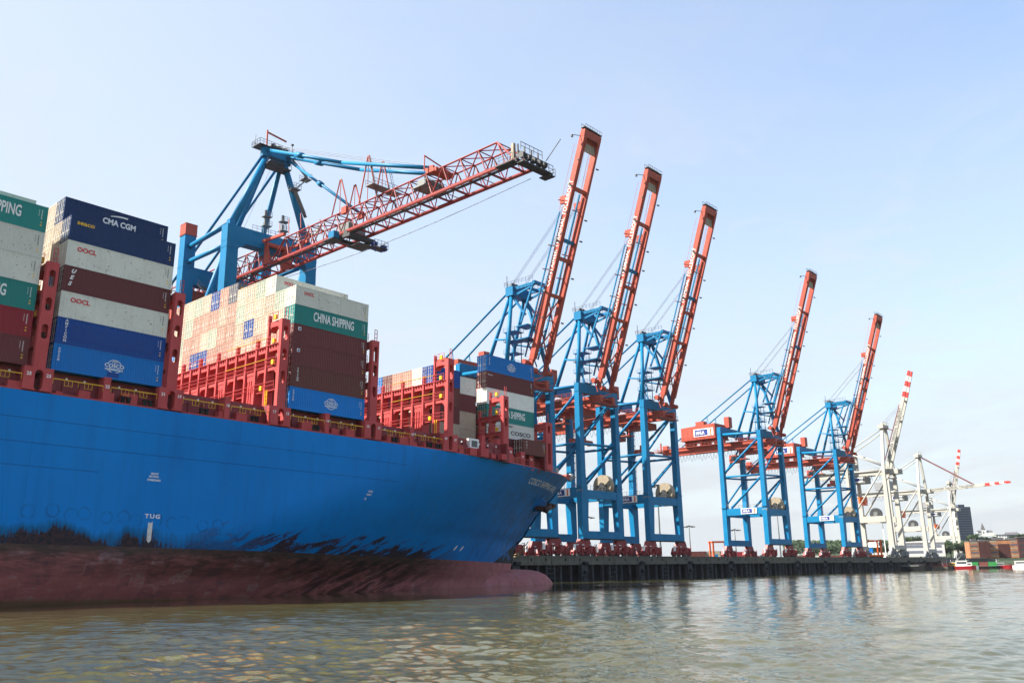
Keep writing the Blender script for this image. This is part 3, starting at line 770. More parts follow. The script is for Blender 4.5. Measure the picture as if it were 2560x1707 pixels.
# --- stack at the left edge
W26 = 'leftmost stack'
a = stack(26, 0, 'MRTGGT', [HC]*6, {0: 'maroon container at the foot of the stack cut by the left edge', 1: 'bright red container cut by the left edge, above the lowest maroon one', 2: 'teal container with white lettering, between a red and a pale grey one, left edge',
    3: 'pale grey container directly above the lower teal one at the left edge', 4: 'pale grey container directly under the top teal one at the left edge', 5: 'teal container on top of the ship-side column cut by the left edge'})
for i, r_ in enumerate(a): small_marks(r_, HC, dark=(i in (3, 4)))
mark(a[5], 'CHINA SHIPPING', 1.75, 6.2, 1.62, bold=.035, width=6.7); mark(a[2], 'CHINA SHIPPING', 1.75, 5.9, 1.55, bold=.035, width=6.7)
stack(26, 1, 'MMTGMWG', [HC]*2+[ST]*5, None, W26, -.55); stack(26, 2, 'MTKMGMW', [HC]*2+[ST]*5, None, W26, -.55)
# --- the stack with the navy top
W22 = 'navy-topped stack'
a = stack(22, 0, 'CBGMGN', [HC]*6, {0: 'bright blue container with a white globe emblem, lowest of the stack under the navy top', 1: 'worn mid blue container directly on the globe emblem one in the navy-topped stack',
    2: 'pale grey container with red lettering between the maroon and the worn blue one', 3: 'maroon container with a column of slanting white letters, between two pale grey ones', 4: 'pale grey container with red lettering directly below the navy one with orange lettering', 5: 'navy blue container with small orange lettering, top of its ship-side column'})
for i, r_ in enumerate(a): small_marks(r_, HC, dark=(i in (2, 4)))
globe(a[0], 6.6, 1.42); vert(a[0], 'COSCO', .3, .62, 2.35, .3); vert(a[1], 'AMFICON', .42, 1.0, 2.62, .37)
mark(a[2], 'OOCL', .72, 2.1, 2.05, M['red_mark'], .02, 2.1); mark(a[4], 'OOCL', .72, 2.1, 2.05, M['red_mark'], .02, 2.1)
for i, ch in enumerate('UES'): mark(a[3], ch, .62, .95-.12*i, 2.35-.72*i, bold=.03, shear=.35)
mark(a[5], 'seaco', .72, 1.65, 2.2, M['ylw_mark'], .012, 1.9)
q = MB(); q.bx(5.9, 7.2, -.012, .004, .2, .75); q.build('repair_patch', CP['B'], a[0])
q = MB(); q.bx(1.6, 10.9, -.010, .004, .55, 2.3); q.build('repaint_patch', CP['B'], a[1])
b = stack(22, 1, 'MGMBKEN', [HC]*7, {6: 'navy blue container with white lettering under a curved swoosh, highest at the left'}, W22)
small_marks(b[6], HC); mark(b[6], 'CMA CGM', .95, 6.3, 1.35, bold=.035, width=3.9)
q = MB(); f = lambda u, v, t: (u, t, v)
pa = [(5.2+2.0*k/10, 2.0+.42*math.sin(.35+1.5*k/10)) for k in range(11)]; pb = [(5.2+2.0*k/10, 1.94+.30*math.sin(.35+1.5*k/10)) for k in range(11)]
for k in range(10): q.prism([pb[k], pb[k+1], pa[k+1], pa[k]], f, -.012, .004)
q.build('swoosh_emblem', M['white'], b[6])
stack(22, 2, 'MKMGKKK', [HC]*7, None, W22); stack(22, 3, 'MTKMKGM', [HC]*7, None, W22); stack(22, 4, 'KMGMTKM', [HC]*7, None, W22)
# --- the full-width middle stack: its door ends face the left
W14 = 'middle stack'
h6 = [HC]*3+[ST]*3
a = stack(14, 0, 'COMMTG', h6, {0: 'bright blue container with a white globe emblem at the foot of the middle stack', 1: 'brown container directly on the blue globe emblem one in the middle stack', 2: 'lower of the two maroon containers with a small square emblem in the middle stack',
    3: 'upper of the two maroon containers, directly under the teal one with white lettering', 4: 'teal container with two big white words, second from the top of the middle stack', 5: 'pale grey container topping the ship-side column, over the teal one with two words'})
for i, r_ in enumerate(a): small_marks(r_, h6[i], dark=(i == 5))
globe(a[0], 6.6, 1.42); vert(a[0], 'COSCO', .3, .62, 2.35, .3); vert(a[1], 'TRITON', .36, 1.1, 2.4, .3)
mark(a[4], 'CHINA SHIPPING', 1.75, 6.4, 1.42, bold=.035, width=6.7); mark(a[5], 'OOCL', .6, 2.1, 1.75, M['red_mark'], .02, 1.6)
for r_ in (a[2], a[3]):
    q = MB(); q.bx(.75, 1.2, -.012, .004, 1.75, 2.2); q.build('square_emblem', M['white'], r_)
    q = MB(); q.prism([(.82, 1.83), (1.13, 1.83), (1.13, 2.1), (.95, 2.12)], lambda u, v, t: (u, t, v), -.018, -.010); q.build('emblem_mark', M['navy'], r_)
q = MB(); q.prism([(6.5, 1.7), (6.9, 1.75), (7.1, 1.45), (6.8, 1.5)], lambda u, v, t: (u, t, v), -.012, .004); q.bx(6.0, 6.3, -.012, .004, 1.7, 1.85); q.build('bird_emblem', M['white'], a[5])
cols = {1: 'MOMPKQ', 2: 'MPMKKEG', 3: 'OMQPEKQ', 4: 'MKKEBKE', 5: 'PMQKEQK', 6: 'MKMPPPS', 7: 'OMPPPEP', 8: 'QMBPQPB', 9: 'MMQBKPE', 10: 'KPMBPPQ', 11: 'MQKPPQK', 12: 'OMPKQEK', 13: 'MMKPCKP'}
for n, ks in cols.items():
    hs = h6 if len(ks) == 6 else (h6+[ST] if n < 6 else [HC]*7)
    b = stack(14, n, ks, hs, None, W14)
    if n == 2: mark(b[6], 'OOCL', .6, 2.1, 1.75, M['red_mark'], .02, 1.6); small_marks(b[6], ST, dark=True)
    if n == 6: mark(b[6], 'seaco', .72, 1.4, 2.2, M['ylw_mark'], .012, 1.9)
# --- seen through and over the fifth bridge
W6 = 'behind fifth red bridge'
stack(6, 3, 'EEMG', [HC]*4, {3: 'rust-spotted pale grey container, top of its column right of the tallest red post', 2: 'maroon container under the rust-spotted pale grey one right of the red bridge', 1: 'beige container under the maroon one right of the red bridge'}, W6)
stack(6, 2, 'EMOB', [HC]*4, None, W6, 0, 6.06)
for n, ks in {4: 'KKMP', 5: 'TKPP', 6: 'KMBO', 7: 'MKKC', 8: 'OTMM', 9: 'KMPK', 10: 'MKTM'}.items(): stack(6, n, ks, [HC]*4 if n < 8 else [HC]*3+[ST], None, W6)
# --- nearest the bow
hC = [HC]*4+[ST, HC]
a = stack(2, 3, 'MWTWMC', [ST, ST, HC-.15, HC-.1, HC, HC], {5: 'bright blue container with a white globe emblem, top of the stack nearest the bow', 4: 'maroon container under the bright blue one in the stack nearest the bow', 3: 'white container between the maroon and the teal one near the bow',
    2: 'teal container with one white word showing, under the white one near the bow', 1: 'white container with dark lettering, above the short brown one near the bow', 0: 'maroon container lowest in the bow stack, behind the short brown one'})
globe(a[5], 6.2, 1.45); vert(a[5], 'COSCO', .3, .62, 2.4, .3); small_marks(a[5], HC); small_marks(a[4], HC); mark(a[4], 'florens', .4, .9, 2.3)
mark(a[2], 'CHINA SHIPPING', 1.75, 6.4, 1.5, bold=.035, width=6.7); mark(a[1], 'COSCO', .95, 8.6, 1.0, M['dk_mark'], .02, 5.2); mark(a[1], 'CHINA', .45, 5.8, 2.1, M['dk_mark'], .01)
for n, ks in {4: 'MKM', 5: 'KMT', 6: 'MPK', 7: 'KM', 8: 'TM'}.items(): stack(2, n, ks, [ST]*len(ks), None, 'stack nearest bow')
r_ = cont('O', 114.75, 103.2, BASEZ-.2, ST, 'short brown container with white letters standing alone nearest the bow', GRP[2], 6.058)
vert(r_, 'CAI', .42, .9, 2.1, .5); small_marks(r_, ST, 6.058)
q = MB()
for x in (114.8, 120.4):
    for y in (103.25, 105.3): q.bx(x, x+.3, y, y+.3, 21.3, BASEZ-.22)
sp(q, 'container_pedestal', M['hatch_red'])
# ================================================================== WATER, QUAY, GROUND
GZ, QY = 5.92, 147.5
QX0, QY0, QROT = 178.0, 140.95, math.atan(.068)
def quay_pt(x, y, z=0.):
    """quay frame (x along the edge from x = 178, y inland) to world"""
    c, s_ = math.cos(QROT), math.sin(QROT); return Vector((QX0+x*c-y*s_, QY0+x*s_+y*c, z))
def water():
    t = NT('river_water'); o = t.tc.outputs['Object']
    a = t.noise(t.stretch(o, (1, 1, 1)), .045, 3, .5)
    col = t.mix(t.ramp(a, .35, .65), (.078, .074, .028, 1), (.060, .060, .026, 1))
    n1 = t.noise(t.stretch(o, (1., .75, 1)), 1.1, 5, .6, .4); n2 = t.noise(t.stretch(o, (1., .8, 1)), 4.5, 4, .6, .3)
    X, Y, Z = t.xyz(o)[:]; lee = t.math('MULTIPLY', t.ramp(Y, 66, 84), t.ramp(X, 138, 120))
    t.bump(t.math('MULTIPLY', t.math('ADD', n1, t.math('MULTIPLY', n2, .35)), t.math('SUBTRACT', 1., t.math('MULTIPLY', lee, .75))), .15, .15)
    t.b.inputs['IOR'].default_value = 1.33
    return t.fin(col, .035, 0, .5)
rng = np.random.default_rng(5)
# radii grow with distance so that ripples keep their size near the viewer
rad = [8.0, 11, 14, 17]
while rad[-1] < 300: rad.append(rad[-1]*1.0048+.01)
while rad[-1] < 700: rad.append(rad[-1]*1.012)
while rad[-1] < 9000: rad.append(rad[-1]*1.25)
rad = np.array(rad); ang = np.radians(np.concatenate([np.linspace(-180, 2, 26)[:-1], np.linspace(2, 84, 760), np.linspace(84, 180, 16)[1:]]))
RR, AA = np.meshgrid(rad, ang, indexing='ij'); PX, PY = RR*np.cos(AA), RR*np.sin(AA)
hgt = np.zeros_like(PX); wind = math.radians(205)
for k in range(46):
    lam = .36*1.086**k; dr = wind+rng.normal(0, .75); kk = 2*math.pi/lam
    amp = .0031*lam**.45; fade = np.clip(1.25-(RR*.0075)/lam, 0, 1)*np.clip((700-RR)/400, 0, 1)
    ph = kk*(PX*math.cos(dr)+PY*math.sin(dr))+rng.uniform(0, 6.28)+1.5*np.sin(PX*.021*rng.uniform(.5, 2)+rng.uniform(0, 6))
    hgt += amp*fade*(np.sin(ph)+.25*np.sin(2*ph+.5))
# calmer in the lee of the ship
near = np.clip((75-RR)/45, 0, 1); hgt *= 1+.9*near
lee = np.clip((PY-66)/20, 0, 1)*np.clip((138-PX)/18, 0, 1)*np.clip((PX+20)/30, 0, 1); hgt *= 1-.72*lee
nr, na = PX.shape
vs = np.stack([PX, PY, hgt], -1).reshape(-1, 3)
ii, jj = np.meshgrid(np.arange(nr-1), np.arange(na-1), indexing='ij'); q0 = (ii*na+jj).ravel()
fs = np.stack([q0, q0+na, q0+na+1, q0+1], -1)
# close the ring in the middle and round the back
wm = bpy.data.meshes.new('water'); cidx = len(vs); vs = np.vstack([vs, [[0, 0, -.02]]])
jj = np.arange(na-1); tri = np.stack([np.full(na-1, cidx), jj, jj+1], -1)
wm.vertices.add(len(vs)); wm.vertices.foreach_set('co', vs.ravel().astype(np.float32))
wm.loops.add(fs.size+tri.size); wm.loops.foreach_set('vertex_index', np.concatenate([fs.ravel(), tri.ravel()]).astype(np.int32))
npoly = len(fs)+len(tri); wm.polygons.add(npoly)
wm.polygons.foreach_set('loop_start', np.concatenate([np.arange(len(fs))*4, len(fs)*4+np.arange(len(tri))*3]).astype(np.int32))
wm.update(calc_edges=True); wm.materials.append(water()); wm.polygons.foreach_set('use_smooth', [True]*npoly); wm.update()
tag(link('water', wm), kind='structure')
def concrete(name, c0, c1, sc=.6, rough=.85):
    t = NT(name); o = t.tc.outputs['Object']
    n = t.noise(o, sc, 7, .65); n2 = t.noise(t.stretch(o, (1.2, 1.2, .18)), 1.1, 5, .65); n3 = t.noise(t.stretch(o, (.3, .3, 2.5)), 1.2, 5, .7)
    c = t.mix(t.ramp(n, .32, .68), c0, c1); c = t.mix(t.ramp(n2, .5, .75, 0, .6), c, tuple(x*.35 for x in c0[:3])+(1,))
    c = t.mix(t.ramp(n3, .6, .72, 0, .5), c, tuple(min(1, x*1.9+.02) for x in c1[:3])+(1,))
    t.bump(n, .4, .05); return t.fin(c, rough, 0, .2)
M['concrete'] = concrete('quay_concrete', (.085, .078, .062, 1), (.15, .14, .115, 1))
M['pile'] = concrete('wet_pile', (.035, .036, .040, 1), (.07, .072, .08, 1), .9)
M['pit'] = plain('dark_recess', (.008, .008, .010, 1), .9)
M['ground'] = concrete('yard_asphalt', (.06, .06, .058, 1), (.10, .098, .09, 1), .08)
g = MB(); e0 = quay_pt(-46, .3); e1 = quay_pt(326, .3)
g.add([(-300, 149.5, GZ), (e0.x, 149.5, GZ), (e0.x, e0.y, GZ), (e1.x, e1.y, GZ), (640, 182, GZ), (900, 240, GZ), (1400, 340, GZ), (1400, 1500, GZ), (-300, 1500, GZ)], [tuple(range(9))])
ge = [(e1.x, e1.y), (640, 182), (900, 240), (1400, 340)]
for a_, b_ in zip(ge, ge[1:]): g.add([(a_[0], a_[1], -2), (b_[0], b_[1], -2), (b_[0], b_[1], GZ), (a_[0], a_[1], GZ)], [(0, 1, 2, 3)])
tag(g.build('quay_ground', M['ground']), kind='structure')
qw = thing('quay_wall', 'long grey concrete quay wall on dark piles running behind the ship to the right', 'quay wall', (QX0, QY0, 0), QROT)
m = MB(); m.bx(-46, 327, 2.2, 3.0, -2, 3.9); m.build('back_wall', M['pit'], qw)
JX = [-40.2+26.8*k for k in range(14)]
for x in JX:
    m = MB(); m.bx(x+.12, x+26.68, 0, 8.0, 3.85, 5.90); m.bx(x+.1, x+26.7, -.12, .3, 5.72, 5.96)
    m.build('cap_block', M['concrete'], qw)
    m = MB(); 
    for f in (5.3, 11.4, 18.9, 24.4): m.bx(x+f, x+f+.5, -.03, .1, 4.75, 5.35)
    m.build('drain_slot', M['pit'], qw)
    for f in (4.4, 8.6, 17.9, 22.3):
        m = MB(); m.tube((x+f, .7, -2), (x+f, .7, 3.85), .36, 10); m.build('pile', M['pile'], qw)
    for dx in (-1.5, 1.5):
        m = MB(); m.bx(x+dx-.3, x+dx+.3, .25, .9, -2, 3.85); m.build('pile', M['pile'], qw)
    m = MB()
    for z in (.9, 2.0, 3.1): m.bx(x-1.2, x+1.2, .35, .55, z-.09, z+.09)
    m.tube((x, .45, -1), (x, .45, 3.85), .12, 6)
    m.build('ladder_frame', M['pile'], qw)
    m = MB(); m.bx(x+12.0, x+14.6, -.25, .9, -.8, 3.9); m.hexa([(x+12.0, -.25, 3.9), (x+14.6, -.25, 3.9), (x+14.6, .4, 3.9), (x+12, .4, 3.9)], [(x+12.5, .0, 4.3), (x+14.1, .0, 4.3), (x+14.1, .4, 4.3), (x+12.5, .4, 4.3)])
    fp = m.build('fender_panel', M['pile'], qw)
    m = MB(); m.tube((x+12.5, -.55, 4.25), (x+14.2, -.55, 4.25), .42, 10); m.tube((x+12.6, -.6, 2.1), (x+14.0, -.6, 2.1), .45, 10); m.bx(x+12.3, x+12.5, -.4, -.2, 0, 1.1); m.bx(x+12.2, x+14.4, -.5, -.2, .9, 1.2)
    m.build('fender', M['black'], fp)
m = MB()
for q in range(-15, 108): m.tube((3*q+.8, .9, GZ+.0), (3*q+.8, .9, GZ+.1), .05, 4)
m.bx(-46, 327, 2.7, 2.78, GZ-.02, GZ+.10); m.bx(-46, 327, 3.2, 3.28, GZ-.02, GZ+.10)
m.build('crane_rail', M['dark'], qw)
m = MB()
for x in JX: m.bx(x+11.6, x+12.2, .5, 1.1, 5.9, 6.3); m.tube((x+11.9, .8, 6.3), (x+11.9, .8, 6.55), .45, 10)
m.build('quay_bollard', M['dark'], qw)

m = MB(); m.bx(-300, quay_pt(-46, 0).x, 149.2, 151, -2, GZ-.01); m.bx(quay_pt(-46, 0).x-.6, quay_pt(-46, 0).x, quay_pt(-46, 0).y, 149.2, -2, GZ-.01)
tag(m.build('berth_wall', M['concrete']), 'concrete wall of the berth recess hidden behind the moored ship', 'quay wall')
# ================================================================== BLUE SHIP-TO-SHORE CRANES (boom up)
def bogies(root, x, y, mat, lamp=True):
    """one corner: equaliser beams, wheel trucks, wheels"""
    t = MB(); z = GZ
    t.hexa([(x-2.9, y-.55, z+2.2), (x+2.9, y-.55, z+2.2), (x+2.9, y+.55, z+2.2), (x-2.9, y+.55, z+2.2)], [(x-1.9, y-.6, z+4.25), (x+1.9, y-.6, z+4.25), (x+1.9, y+.6, z+4.25), (x-1.9, y+.6, z+4.25)])
    for s in (-1, 1):
        xc = x+s*2.7
        t.hexa([(xc-2.1, y-.5, z+1.15), (xc+2.1, y-.5, z+1.15), (xc+2.1, y+.5, z+1.15), (xc-2.1, y+.5, z+1.15)], [(xc-1.2, y-.5, z+2.6), (xc+1.2, y-.5, z+2.6), (xc+1.2, y+.5, z+2.6), (xc-1.2, y+.5, z+2.6)])
        for q in (-1, 1):
            xq = xc+q*1.25
            t.bx(xq-.85, xq+.85, y-.52, y-.3, z+.45, z+1.25); t.bx(xq-.85, xq+.85, y+.3, y+.52, z+.45, z+1.25)
            t.bx(xq-.18, xq+.18, y-.8, y-.5, z+.5, z+2.1); t.beam((xq-.5, y-.62, z+1.3), (xq+.35, y-.62, z+2.5), .22)
            t.beam((xq+.55, y-.7, z+.6), (xq+.55, y-.7, z+3.0), .16)
    o = t.build('bogie_set', mat, root)
    w_ = MB()
    for s in (-1, 1):
        for q in (-1, 1):
            for e in (-.42, .42):
                xq = x+s*2.7+q*1.25+e; w_.tube((xq, y-.28, z+.42), (xq, y+.28, z+.42), .36, 12)
    w_.build('wheel_set', M['dark'], o)
    if lamp:
        w_ = MB()
        for s in (-3.9, -1.6, 1.5, 3.4): w_.bx(x+s, x+s+.75, y-.9, y-.75, z+2.75, z+2.95)
        w_.bx(x-4.9, x-4.2, y-.85, y-.55, z+1.6, z+3.0)
        w_.build('lamp_strip', M['white'], o)
def leg_mesh(x, y, zt, side, b):
    """side = +1 flare towards +x below the portal beam"""
    m = MB(); w2, d2 = .92, .82
    m.hexa([(x-1.05, y-d2, 10.2), (x+1.05, y-d2, 10.2), (x+1.05, y+d2, 10.2), (x-1.05, y+d2, 10.2)], [(x-(1.8 if side < 0 else 1.05), y-d2, 20.4), (x+(1.8 if side > 0 else 1.05), y-d2, 20.4), (x+(1.8 if side > 0 else 1.05), y+d2, 20.4), (x-(1.8 if side < 0 else 1.05), y+d2, 20.4)])
    m.hexa([(x-(1.8 if side < 0 else 1.05), y-d2, 20.4), (x+(1.8 if side > 0 else 1.05), y-d2, 20.4), (x+(1.8 if side > 0 else 1.05), y+d2, 20.4), (x-(1.8 if side < 0 else 1.05), y+d2, 20.4)], [(x-w2, y-d2, 26.5), (x+w2, y-d2, 26.5), (x+w2, y+d2, 26.5), (x-w2, y+d2, 26.5)])
    m.hexa([(x-w2, y-d2, 26.5), (x+w2, y-d2, 26.5), (x+w2, y+d2, 26.5), (x-w2, y+d2, 26.5)], [(x-.8, y-.74, zt), (x+.8, y-.74, zt), (x+.8, y+.74, zt), (x-.8, y+.74, zt)])
    m.bx(x-1.3, x+1.3, y-.87, y+.87, 23.4, 23.6); m.bx(x-.88, x+.88, y-.84, y+.84, zt-2.2, zt-2.0)
    return m
def festoon(x, y0, y1, z, n, drop):
    m = MB(); dy = (y1-y0)/n
    for k in range(n):
        pts = [(x, y0+dy*(k+q/8), z-drop*(1-(2*q/8-1)**2)*(.75+.25*((k*7) % 3)/2)) for q in range(9)]
        m.path(pts, .06, 4)
    return m
def blue_crane(label, X0):
    """boom-up crane; local x along the quay, y from the quay edge inland, z up from sea level"""
    r = thing('harbour_crane', label, 'crane', quay_pt(X0, 0), QROT*.3, group='blue cranes with raised red booms')
    WS, LS = 3.2, 19.0; HX = 8.0
    B, RD = M['crane_blue'], M['crane_red']
    for y, zt in ((WS, 50.4), (LS, 53.0)):
        for s in (-1, 1):
            leg_mesh(s*HX, y, zt, -s, None).build('leg', B, r)
            bogies(r, s*HX, y, M['bogie_red'])
        m = MB(); m.bx(-HX-1.04, HX+1.04, y-.8, y+.8, 10.15, 12.2); m.build('sill_beam', B, r)
        if y == WS:
            m = MB(); m.bx(-HX-1.1, HX+1.1, y-.92, y-.74, 10.0, 10.35); m.build('bumper_strip', M['black'], r)
    for y in (WS, LS):                            # portal beams along and across
        m = MB(); m.bx(-HX+1.0, HX-1.0, y-.75, y+.75, 20.45, 22.6); m.build('portal_beam', B, r)
    for s in (-1, 1):
        m = MB(); m.bx(s*HX-.85, s*HX+.85, WS+.8, LS-.8, 20.75, 23.2); m.build('portal_beam', B, r)
    # braces
    m = MB()
    for s in (-1, 1):
        x = s*HX
        m.tube((x, WS+.8, 49.6), (x, LS-.8, 50.3), .46, 10); m.tube((x, WS+.9, 34.6), (x, LS-.9, 34.7), .36, 10)
        m.tube((x, LS-1.0, 36.3), (x, WS+.8, 47.6), .4, 10); m.tube((x, LS-2.6, 23.4), (x, WS+.9, 33.8), .4, 10)
    for y in (WS, LS):
        m.tube((-HX+1, y, 34.4), (HX-1, y, 34.9), .33, 10); m.tube((-HX+1, y, 24.5), (HX-1, y, 33.8), .33, 10)
        m.tube((-HX+1.2, y, 35.6), (HX-1, y, 47.0), .33, 10)
    m.build('brace', B, r, smooth=True)
    # head beams
    m = MB(); m.bx(-HX-.4, HX+.4, WS-.8, WS+.8, 47.9, 50.5); m.build('head_beam', B, r)
    m = MB(); m.bx(-HX-.4, HX+.4, LS-.8, LS+.8, 50.4, 53.2); m.build('head_beam', B, r)
    # main girders, landside part
    for s in (-1, 1):
        m = MB(); m.bx(s*2.8-.6, s*2.8+.6, -.5, 47, 45.6, 47.5); m.bx(s*2.8-.75, s*2.8+.75, 6, 46, 47.5, 47.62)
        m.build('main_girder', RD, r)
    m = MB()
    for y in (2, 10, 19, 28, 38, 46.5): m.bx(-2.3, 2.3, y-.25, y+.25, 46.1, 46.9)
    for y0, y1 in ((2, 10), (10, 19), (28, 38), (38, 46.5)): m.beam((-3, y0, 46.5), (3, y1, 46.5), .3)
    m.build('cross_tie', RD, r)
    m = MB(); m.rail([(-5.2, 3, 47.7), (-5.2, 48, 47.7)], 1.1, 1.6, .035); m.rail([(5.2, 3, 47.7), (5.2, 48, 47.7)], 1.1, 1.6, .035); m.bx(-5.4, -4.2, 3, 48.5, 47.5, 47.66); m.bx(4.2, 5.4, 3, 48.5, 47.5, 47.66)
    m.bx(-5.0, 5.0, 46.8, 50, 46.9, 47.1); m.rail([(-5, 50, 47.1), (5, 50, 47.1)], 1.1, 1.4, .035); m.bx(-4, -2.2, 44.5, 46.5, 47.1, 49.2); m.tube((-3.6, 47.5, 47), (-3.6, 47.5, 50.5), .3, 8)
    m.build('walkway', RD, r)
    m = festoon(-5.0, 12, 44, 45.0, 22, 3.0); m.build('festoon_cable', M['cable_dark'], r)
    m = MB(); m.bx(-5.15, -4.9, 6, 46, 44.9, 45.12); m.build('festoon_rail', RD, r)
    # machinery house
    m = MB(); m.hexa([(-5, 22.6, 50.2), (5, 22.6, 50.2), (5, 37.2, 50.2), (-5, 37.2, 50.2)], [(-5, 22.6, 55.6), (5, 22.6, 55.6), (5, 37.2, 55.0), (-5, 37.2, 55.0)])
    m.bx(-4.4, -1.4, 27.5, 31.0, 55.2, 56.9); m.bx(-5.2, 5.2, 22.3, 37.5, 49.95, 50.25)
    for q in range(8): m.bx(-5.06, -5.0, 23+1.9*q, 23.12+1.9*q, 50.3, 54.8)
    for y in (23.5, 29.5, 36): m.bx(-4, 4, y-.3, y+.3, 47.6, 50.0)
    hs = m.build('machinery_house', RD, r)
    m = MB(); m.bx(-5.16, -5.08, 23.2, 31.6, 51.0, 54.0); sg = m.build('house_sign', M['white'], hs)
    m = MB(); m.bx(-5.2, -5.15, 25.6, 31.1, 51.35, 53.65); m.build('sign_field', M['navy'], sg)
    m = MB(); m.bx(-5.2, -5.15, 24.0, 24.55, 51.2, 53.8); m.build('sign_stripe', M['orange'], sg)
    letter('lettering', 'HHLA', 1.7, M['white'], sg, (-5.21, 28.8, 52.4), (R(90), 0, R(-90)), bold=.05, width=3.6, ext=.01)
    m = MB(); m.rail([(-5.4, 22.4, 50.25), (-5.4, 37.4, 50.25), (5.4, 37.4, 50.25)], 1.1, 1.6, .035); m.bx(-5.9, -5.1, 22.4, 37.4, 49.9, 50.05); m.bx(3, 4.8, 21.2, 22.6, 52, 57.6); m.bx(2.6, 5.2, 20.6, 22.6, 54.5, 58.6)
    m.build('house_gallery', RD, hs)
    # A-frame
    ay, az = 6.0, 71.2                            # apex head
    m = MB()
    for s in (-1, 1):
        m.tube((s*HX, WS, 50.3), (s*2.6, ay, az-1), .58, 12, .48); m.tube((s*4.6, 14.5, 48.2), (s*2.6, ay+.4, az-1.4), .5, 12, .42)
        m.tube((s*3.9, 10.5, 58.6), (s*6.3, WS+.8, 57.0), .25, 6)
    m.build('a_frame_leg', B, r, smooth=True)
    m = MB(); m.bx(-3.6, 3.6, ay-1.2, ay+1.2, az-2.0, az+.4)
    for s in (-1, 1):
        m.beam((s*2.6, ay, az-.2), (s*2.6, -1.6, az-.2), .7, .8); m.beam((s*2.6, ay, az-2.2), (s*2.6, -1.2, az-.6), .45); m.beam((s*2.6, 3.4, az-10), (s*2.6, -.8, az-.7), .4); m.beam((s*2.6, ay-.1, az-1.8), (s*2.4, 1.8, az-7.5), .5)
    m.bx(-3.2, 3.2, -2.0, -1.3, az-.4, az+.4); m.bx(-2.9, 2.9, 1.5, 2.1, az-.6, az)
    m.build('apex_head', B, r)
    m = MB()
    for x in (-2.2, -.9, .9, 2.2): m.tube((x, ay-.3, az+.8), (x, ay+.3, az+.8), .75, 12)
    m.bx(-1.2, 1.2, ay+.4, ay+1.2, az+.4, az+1.7); m.beam((-3.2, ay+1, az+.4), (-3.2, ay+1, az+3.4), .12); m.beam((3.2, ay+1, az+.4), (3.2, ay+1, az+2.4), .1)
    m.rail([(-3.8, ay+1.4, az+.4), (3.8, ay+1.4, az+.4), (3.8, -2, az+.4)], 1.1, 1.2, .03); m.rail([(-3.8, ay+1.4, az+.4), (-3.8, -2, az+.4)], 1.1, 1.2, .03)
    m.build('sheave_platform', M['dark'], r)
    m = MB()
    for s in (-1, 1):
        m.tube((s*2.6, ay+.6, az-.4), (s*3.6, 44.0, 48.0), .26, 8)
        for y, z in ((26.5, 58.2),): m.beam((s*3.2, y, z+.5), (s*3.2, y+.6, 50.2), .14); m.beam((s*3.2, y, z+.5), (s*3.2, y-1.6, 50.2), .1)
    m.build('back_stay', B, r, smooth=True)
    m = MB()                                      # stair tower by the boom hinge
    for x in (-1.4, 1.4):
        for y in (3.6, 6.0): m.beam((x-3.5, y, 48), (x-3.5, y, 59.5), .16)
    for z in (51, 54, 57, 59.4):
        m.bx(-5.2, -1.8, 3.0, 6.6, z-.08, z+.08); m.rail([(-5.2, 3.0, z), (-1.8, 3.0, z)], 1.0, 1.1, .03); m.rail([(-5.2, 3.0, z), (-5.2, 6.6, z)], 1.0, 1.1, .03)
        m.beam((-4.9, 4.8, z), (-2.1, 4.8, z-2.9), .3, .1)
    m.bx(-5.0, -1.0, -1.0, 2.8, 56.9, 57.1); m.bx(-5.0, -1.0, -1.0, 2.8, 60.2, 60.4)
    m.build('stair_tower', B, r)
    # raised boom: two box girders and their ties
    p0, p1 = Vector((0, .4, 49.4)), Vector((0, -18.4, 105.4)); D = (p1-p0).normalized(); Nn = Vector((0, D.z, -D.y))   # Nn: towards land
    L = (p1-p0).length; at = lambda s, x=0., n=0.: p0+D*(L*s)+Vector((x, 0, 0))+Nn*n
    boom = None
    for s in (-1, 1):
        x = s*2.8; m = MB()
        def bar(a, b, x0, x1, n0, n1, m=m):
            m.hexa([at(a, x0, n0), at(a, x1, n0), at(a, x1, n1), at(a, x0, n1)], [at(b, x0, n0), at(b, x1, n0), at(b, x1, n1), at(b, x0, n1)])
        bar(.045, 1.0, x-.46, x+.46, -.74, .74); bar(.0, .045, x-.34, x+.34, -.5, .5)
        bar(.05, .985, x-s*.46-(.1 if s > 0 else 0), x-s*.46+(.1 if s < 0 else 0), -.92, -.72)
        for q in (.27, .46, .60): bar(q, q+.006, x-.466, x+.466, -.75, .75)
        o = m.build('boom_girder', RD, r)
        if s < 0: boom = o
        m = MB()
        for q in [.05+.03*i for i in range(31)]: m.beam(at(q, x-s*-.3, 1.2), at(q, x-s*-.3, 2.0), .05)
        m.beam(at(.05, x+s*.3, 1.95), at(.95, x+s*.3, 1.95), .05); m.bx(x-.3, x+.3, at(.72).y+.8, at(.72).y+2.6, at(.72).z-.7, at(.72).z+1.2)
        m.build('boom_walkway', RD, o)
        m = MB()
        for q in (.33, .545, .78): m.tube(at(q, x-.7 if s < 0 else x+.7, .3), at(q, x-1.1 if s < 0 else x+1.1, .3), .3, 8)
        for q in (.22, .41, .57, .66, .88): m.tube(at(q, x+s*.7, -1.0), at(q, x+s*1.4, -1.2), .2, 6)
        m.build('floodlight', M['galv'], o)
    me = text_mesh('CONTAINER TERMINAL TOLLERORT', 1.5, .01, .012, 'CENTER', 26.4, 1.06).copy(); me.materials.clear(); me.materials.append(M['white'])
    c = at(.573, -2.8-.50, .0)
